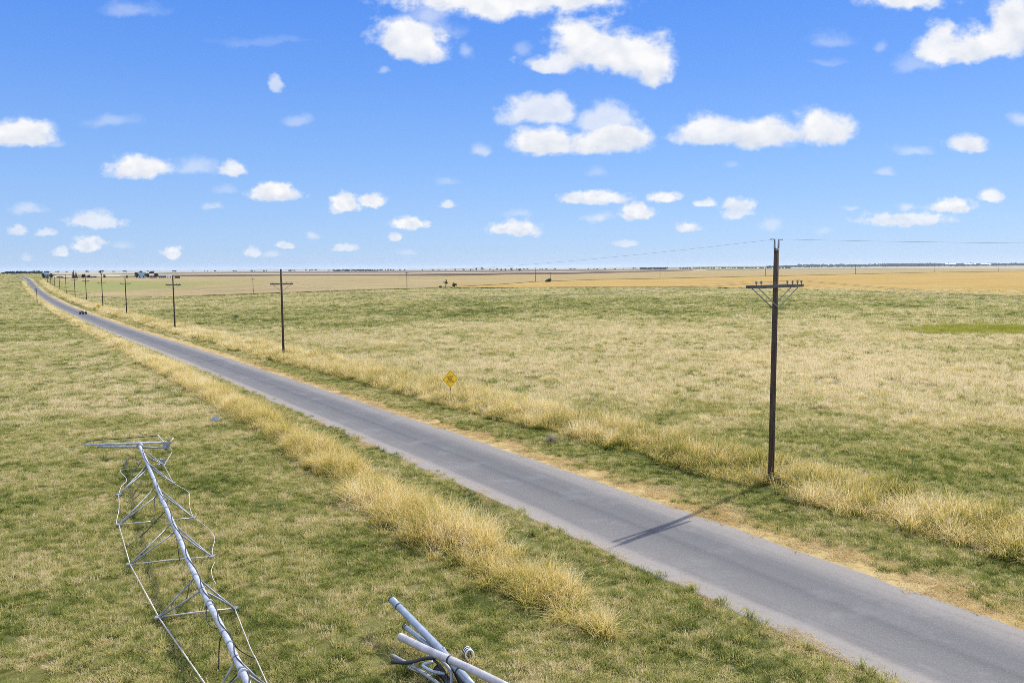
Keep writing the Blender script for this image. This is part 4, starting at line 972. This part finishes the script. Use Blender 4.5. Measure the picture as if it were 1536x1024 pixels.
aside = k.math('MAXIMUM', k.mr(sp.outputs[2], .34, .46), k.mr(sp.outputs[1], .55, .35))      # unseen cumulus added behind and overhead for fill light
fill_clouds = k.math('MULTIPLY', k.mr(k.noise(gen, 3.2, 6, .6), .44, .57, 0, 1, True), k.math('MULTIPLY', aside, k.mr(sp.outputs[2], .0, .12)))
cov = k.math('MAXIMUM', k.math('MULTIPLY', acc, infront), fill_clouds)
# relief of the puffs: the noise a little towards the sun against the noise here
n1 = cloud_noise(P0, 20, 60, 5, .55); n2 = cloud_noise(k.vm('ADD', P0, (.008, .014, 0)), 20, 60, 5, .55)
rel = k.math('ADD', k.math('MULTIPLY', k.math('SUBTRACT', n1, n2), 2.2), k.mr(hgt, -.55, .55, .22, .85), clamp=True)
EXPO = .60; dm = 2 ** -EXPO
lit = k.mix(rel, (.68 * dm, .74 * dm, .85 * dm), (.98 * dm, .98 * dm, .99 * dm)); lit = k.mix(k.mr(cov, .30, .95), (.78 * dm, .85 * dm, .97 * dm), lit)
# the blue of a dry clear day: the physical sky, tinted from a pale horizon to a deep zenith
blue = k.ramp(k.mr(sp.outputs[2], 0, .5), [(0, (.38, .565, .87)), (.10, (.335, .54, .92)), (.25, (.245, .465, .94)), (.45, (.145, .355, .93)), (.62, (.088, .285, .91)), (1.0, (.06, .22, .76))])
blue = k.vm('SCALE', blue, None); blue.node.inputs['Scale'].default_value = dm / SKY
tint = k.mix(.85, hs.outputs[0], blue)
bg1 = k.n('ShaderNodeBackground'); k.put(bg1.inputs[0], tint); bg1.inputs[1].default_value = SKY
bg2 = k.n('ShaderNodeBackground'); k.put(bg2.inputs[0], lit); k.put(bg2.inputs[1], k.math('MULTIPLY_ADD', fill_clouds, 1.3, 1.0))  # the added out-of-view clouds get extra strength to soften shadows
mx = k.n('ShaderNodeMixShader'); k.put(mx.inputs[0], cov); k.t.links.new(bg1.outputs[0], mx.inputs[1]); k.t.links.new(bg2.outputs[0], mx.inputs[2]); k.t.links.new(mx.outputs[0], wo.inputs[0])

cam = bpy.data.cameras.new('camera'); co = bpy.data.objects.new('camera', cam); COL.objects.link(co)
cam.sensor_fit = 'HORIZONTAL'; cam.sensor_width = 36; cam.lens = 36 * F / 1536; cam.clip_start = .1; cam.clip_end = 60000
co.matrix_world = Matrix(((rt[0], up[0], -fw[0], 0), (rt[1], up[1], -fw[1], 0), (rt[2], up[2], -fw[2], HC), (0, 0, 0, 1)))
scene.camera = co
vs = scene.view_settings; vs.view_transform = 'Standard'; vs.look = 'None'; vs.exposure = EXPO; vs.gamma = 1
scene.cycles.use_denoising = False; scene.cycles.pixel_filter_type = 'BLACKMAN_HARRIS'; scene.cycles.filter_width = .75
scene.cycles.max_bounces = 6; scene.cycles.diffuse_bounces = 3; scene.cycles.transmission_bounces = 4; scene.cycles.volume_bounces = 1
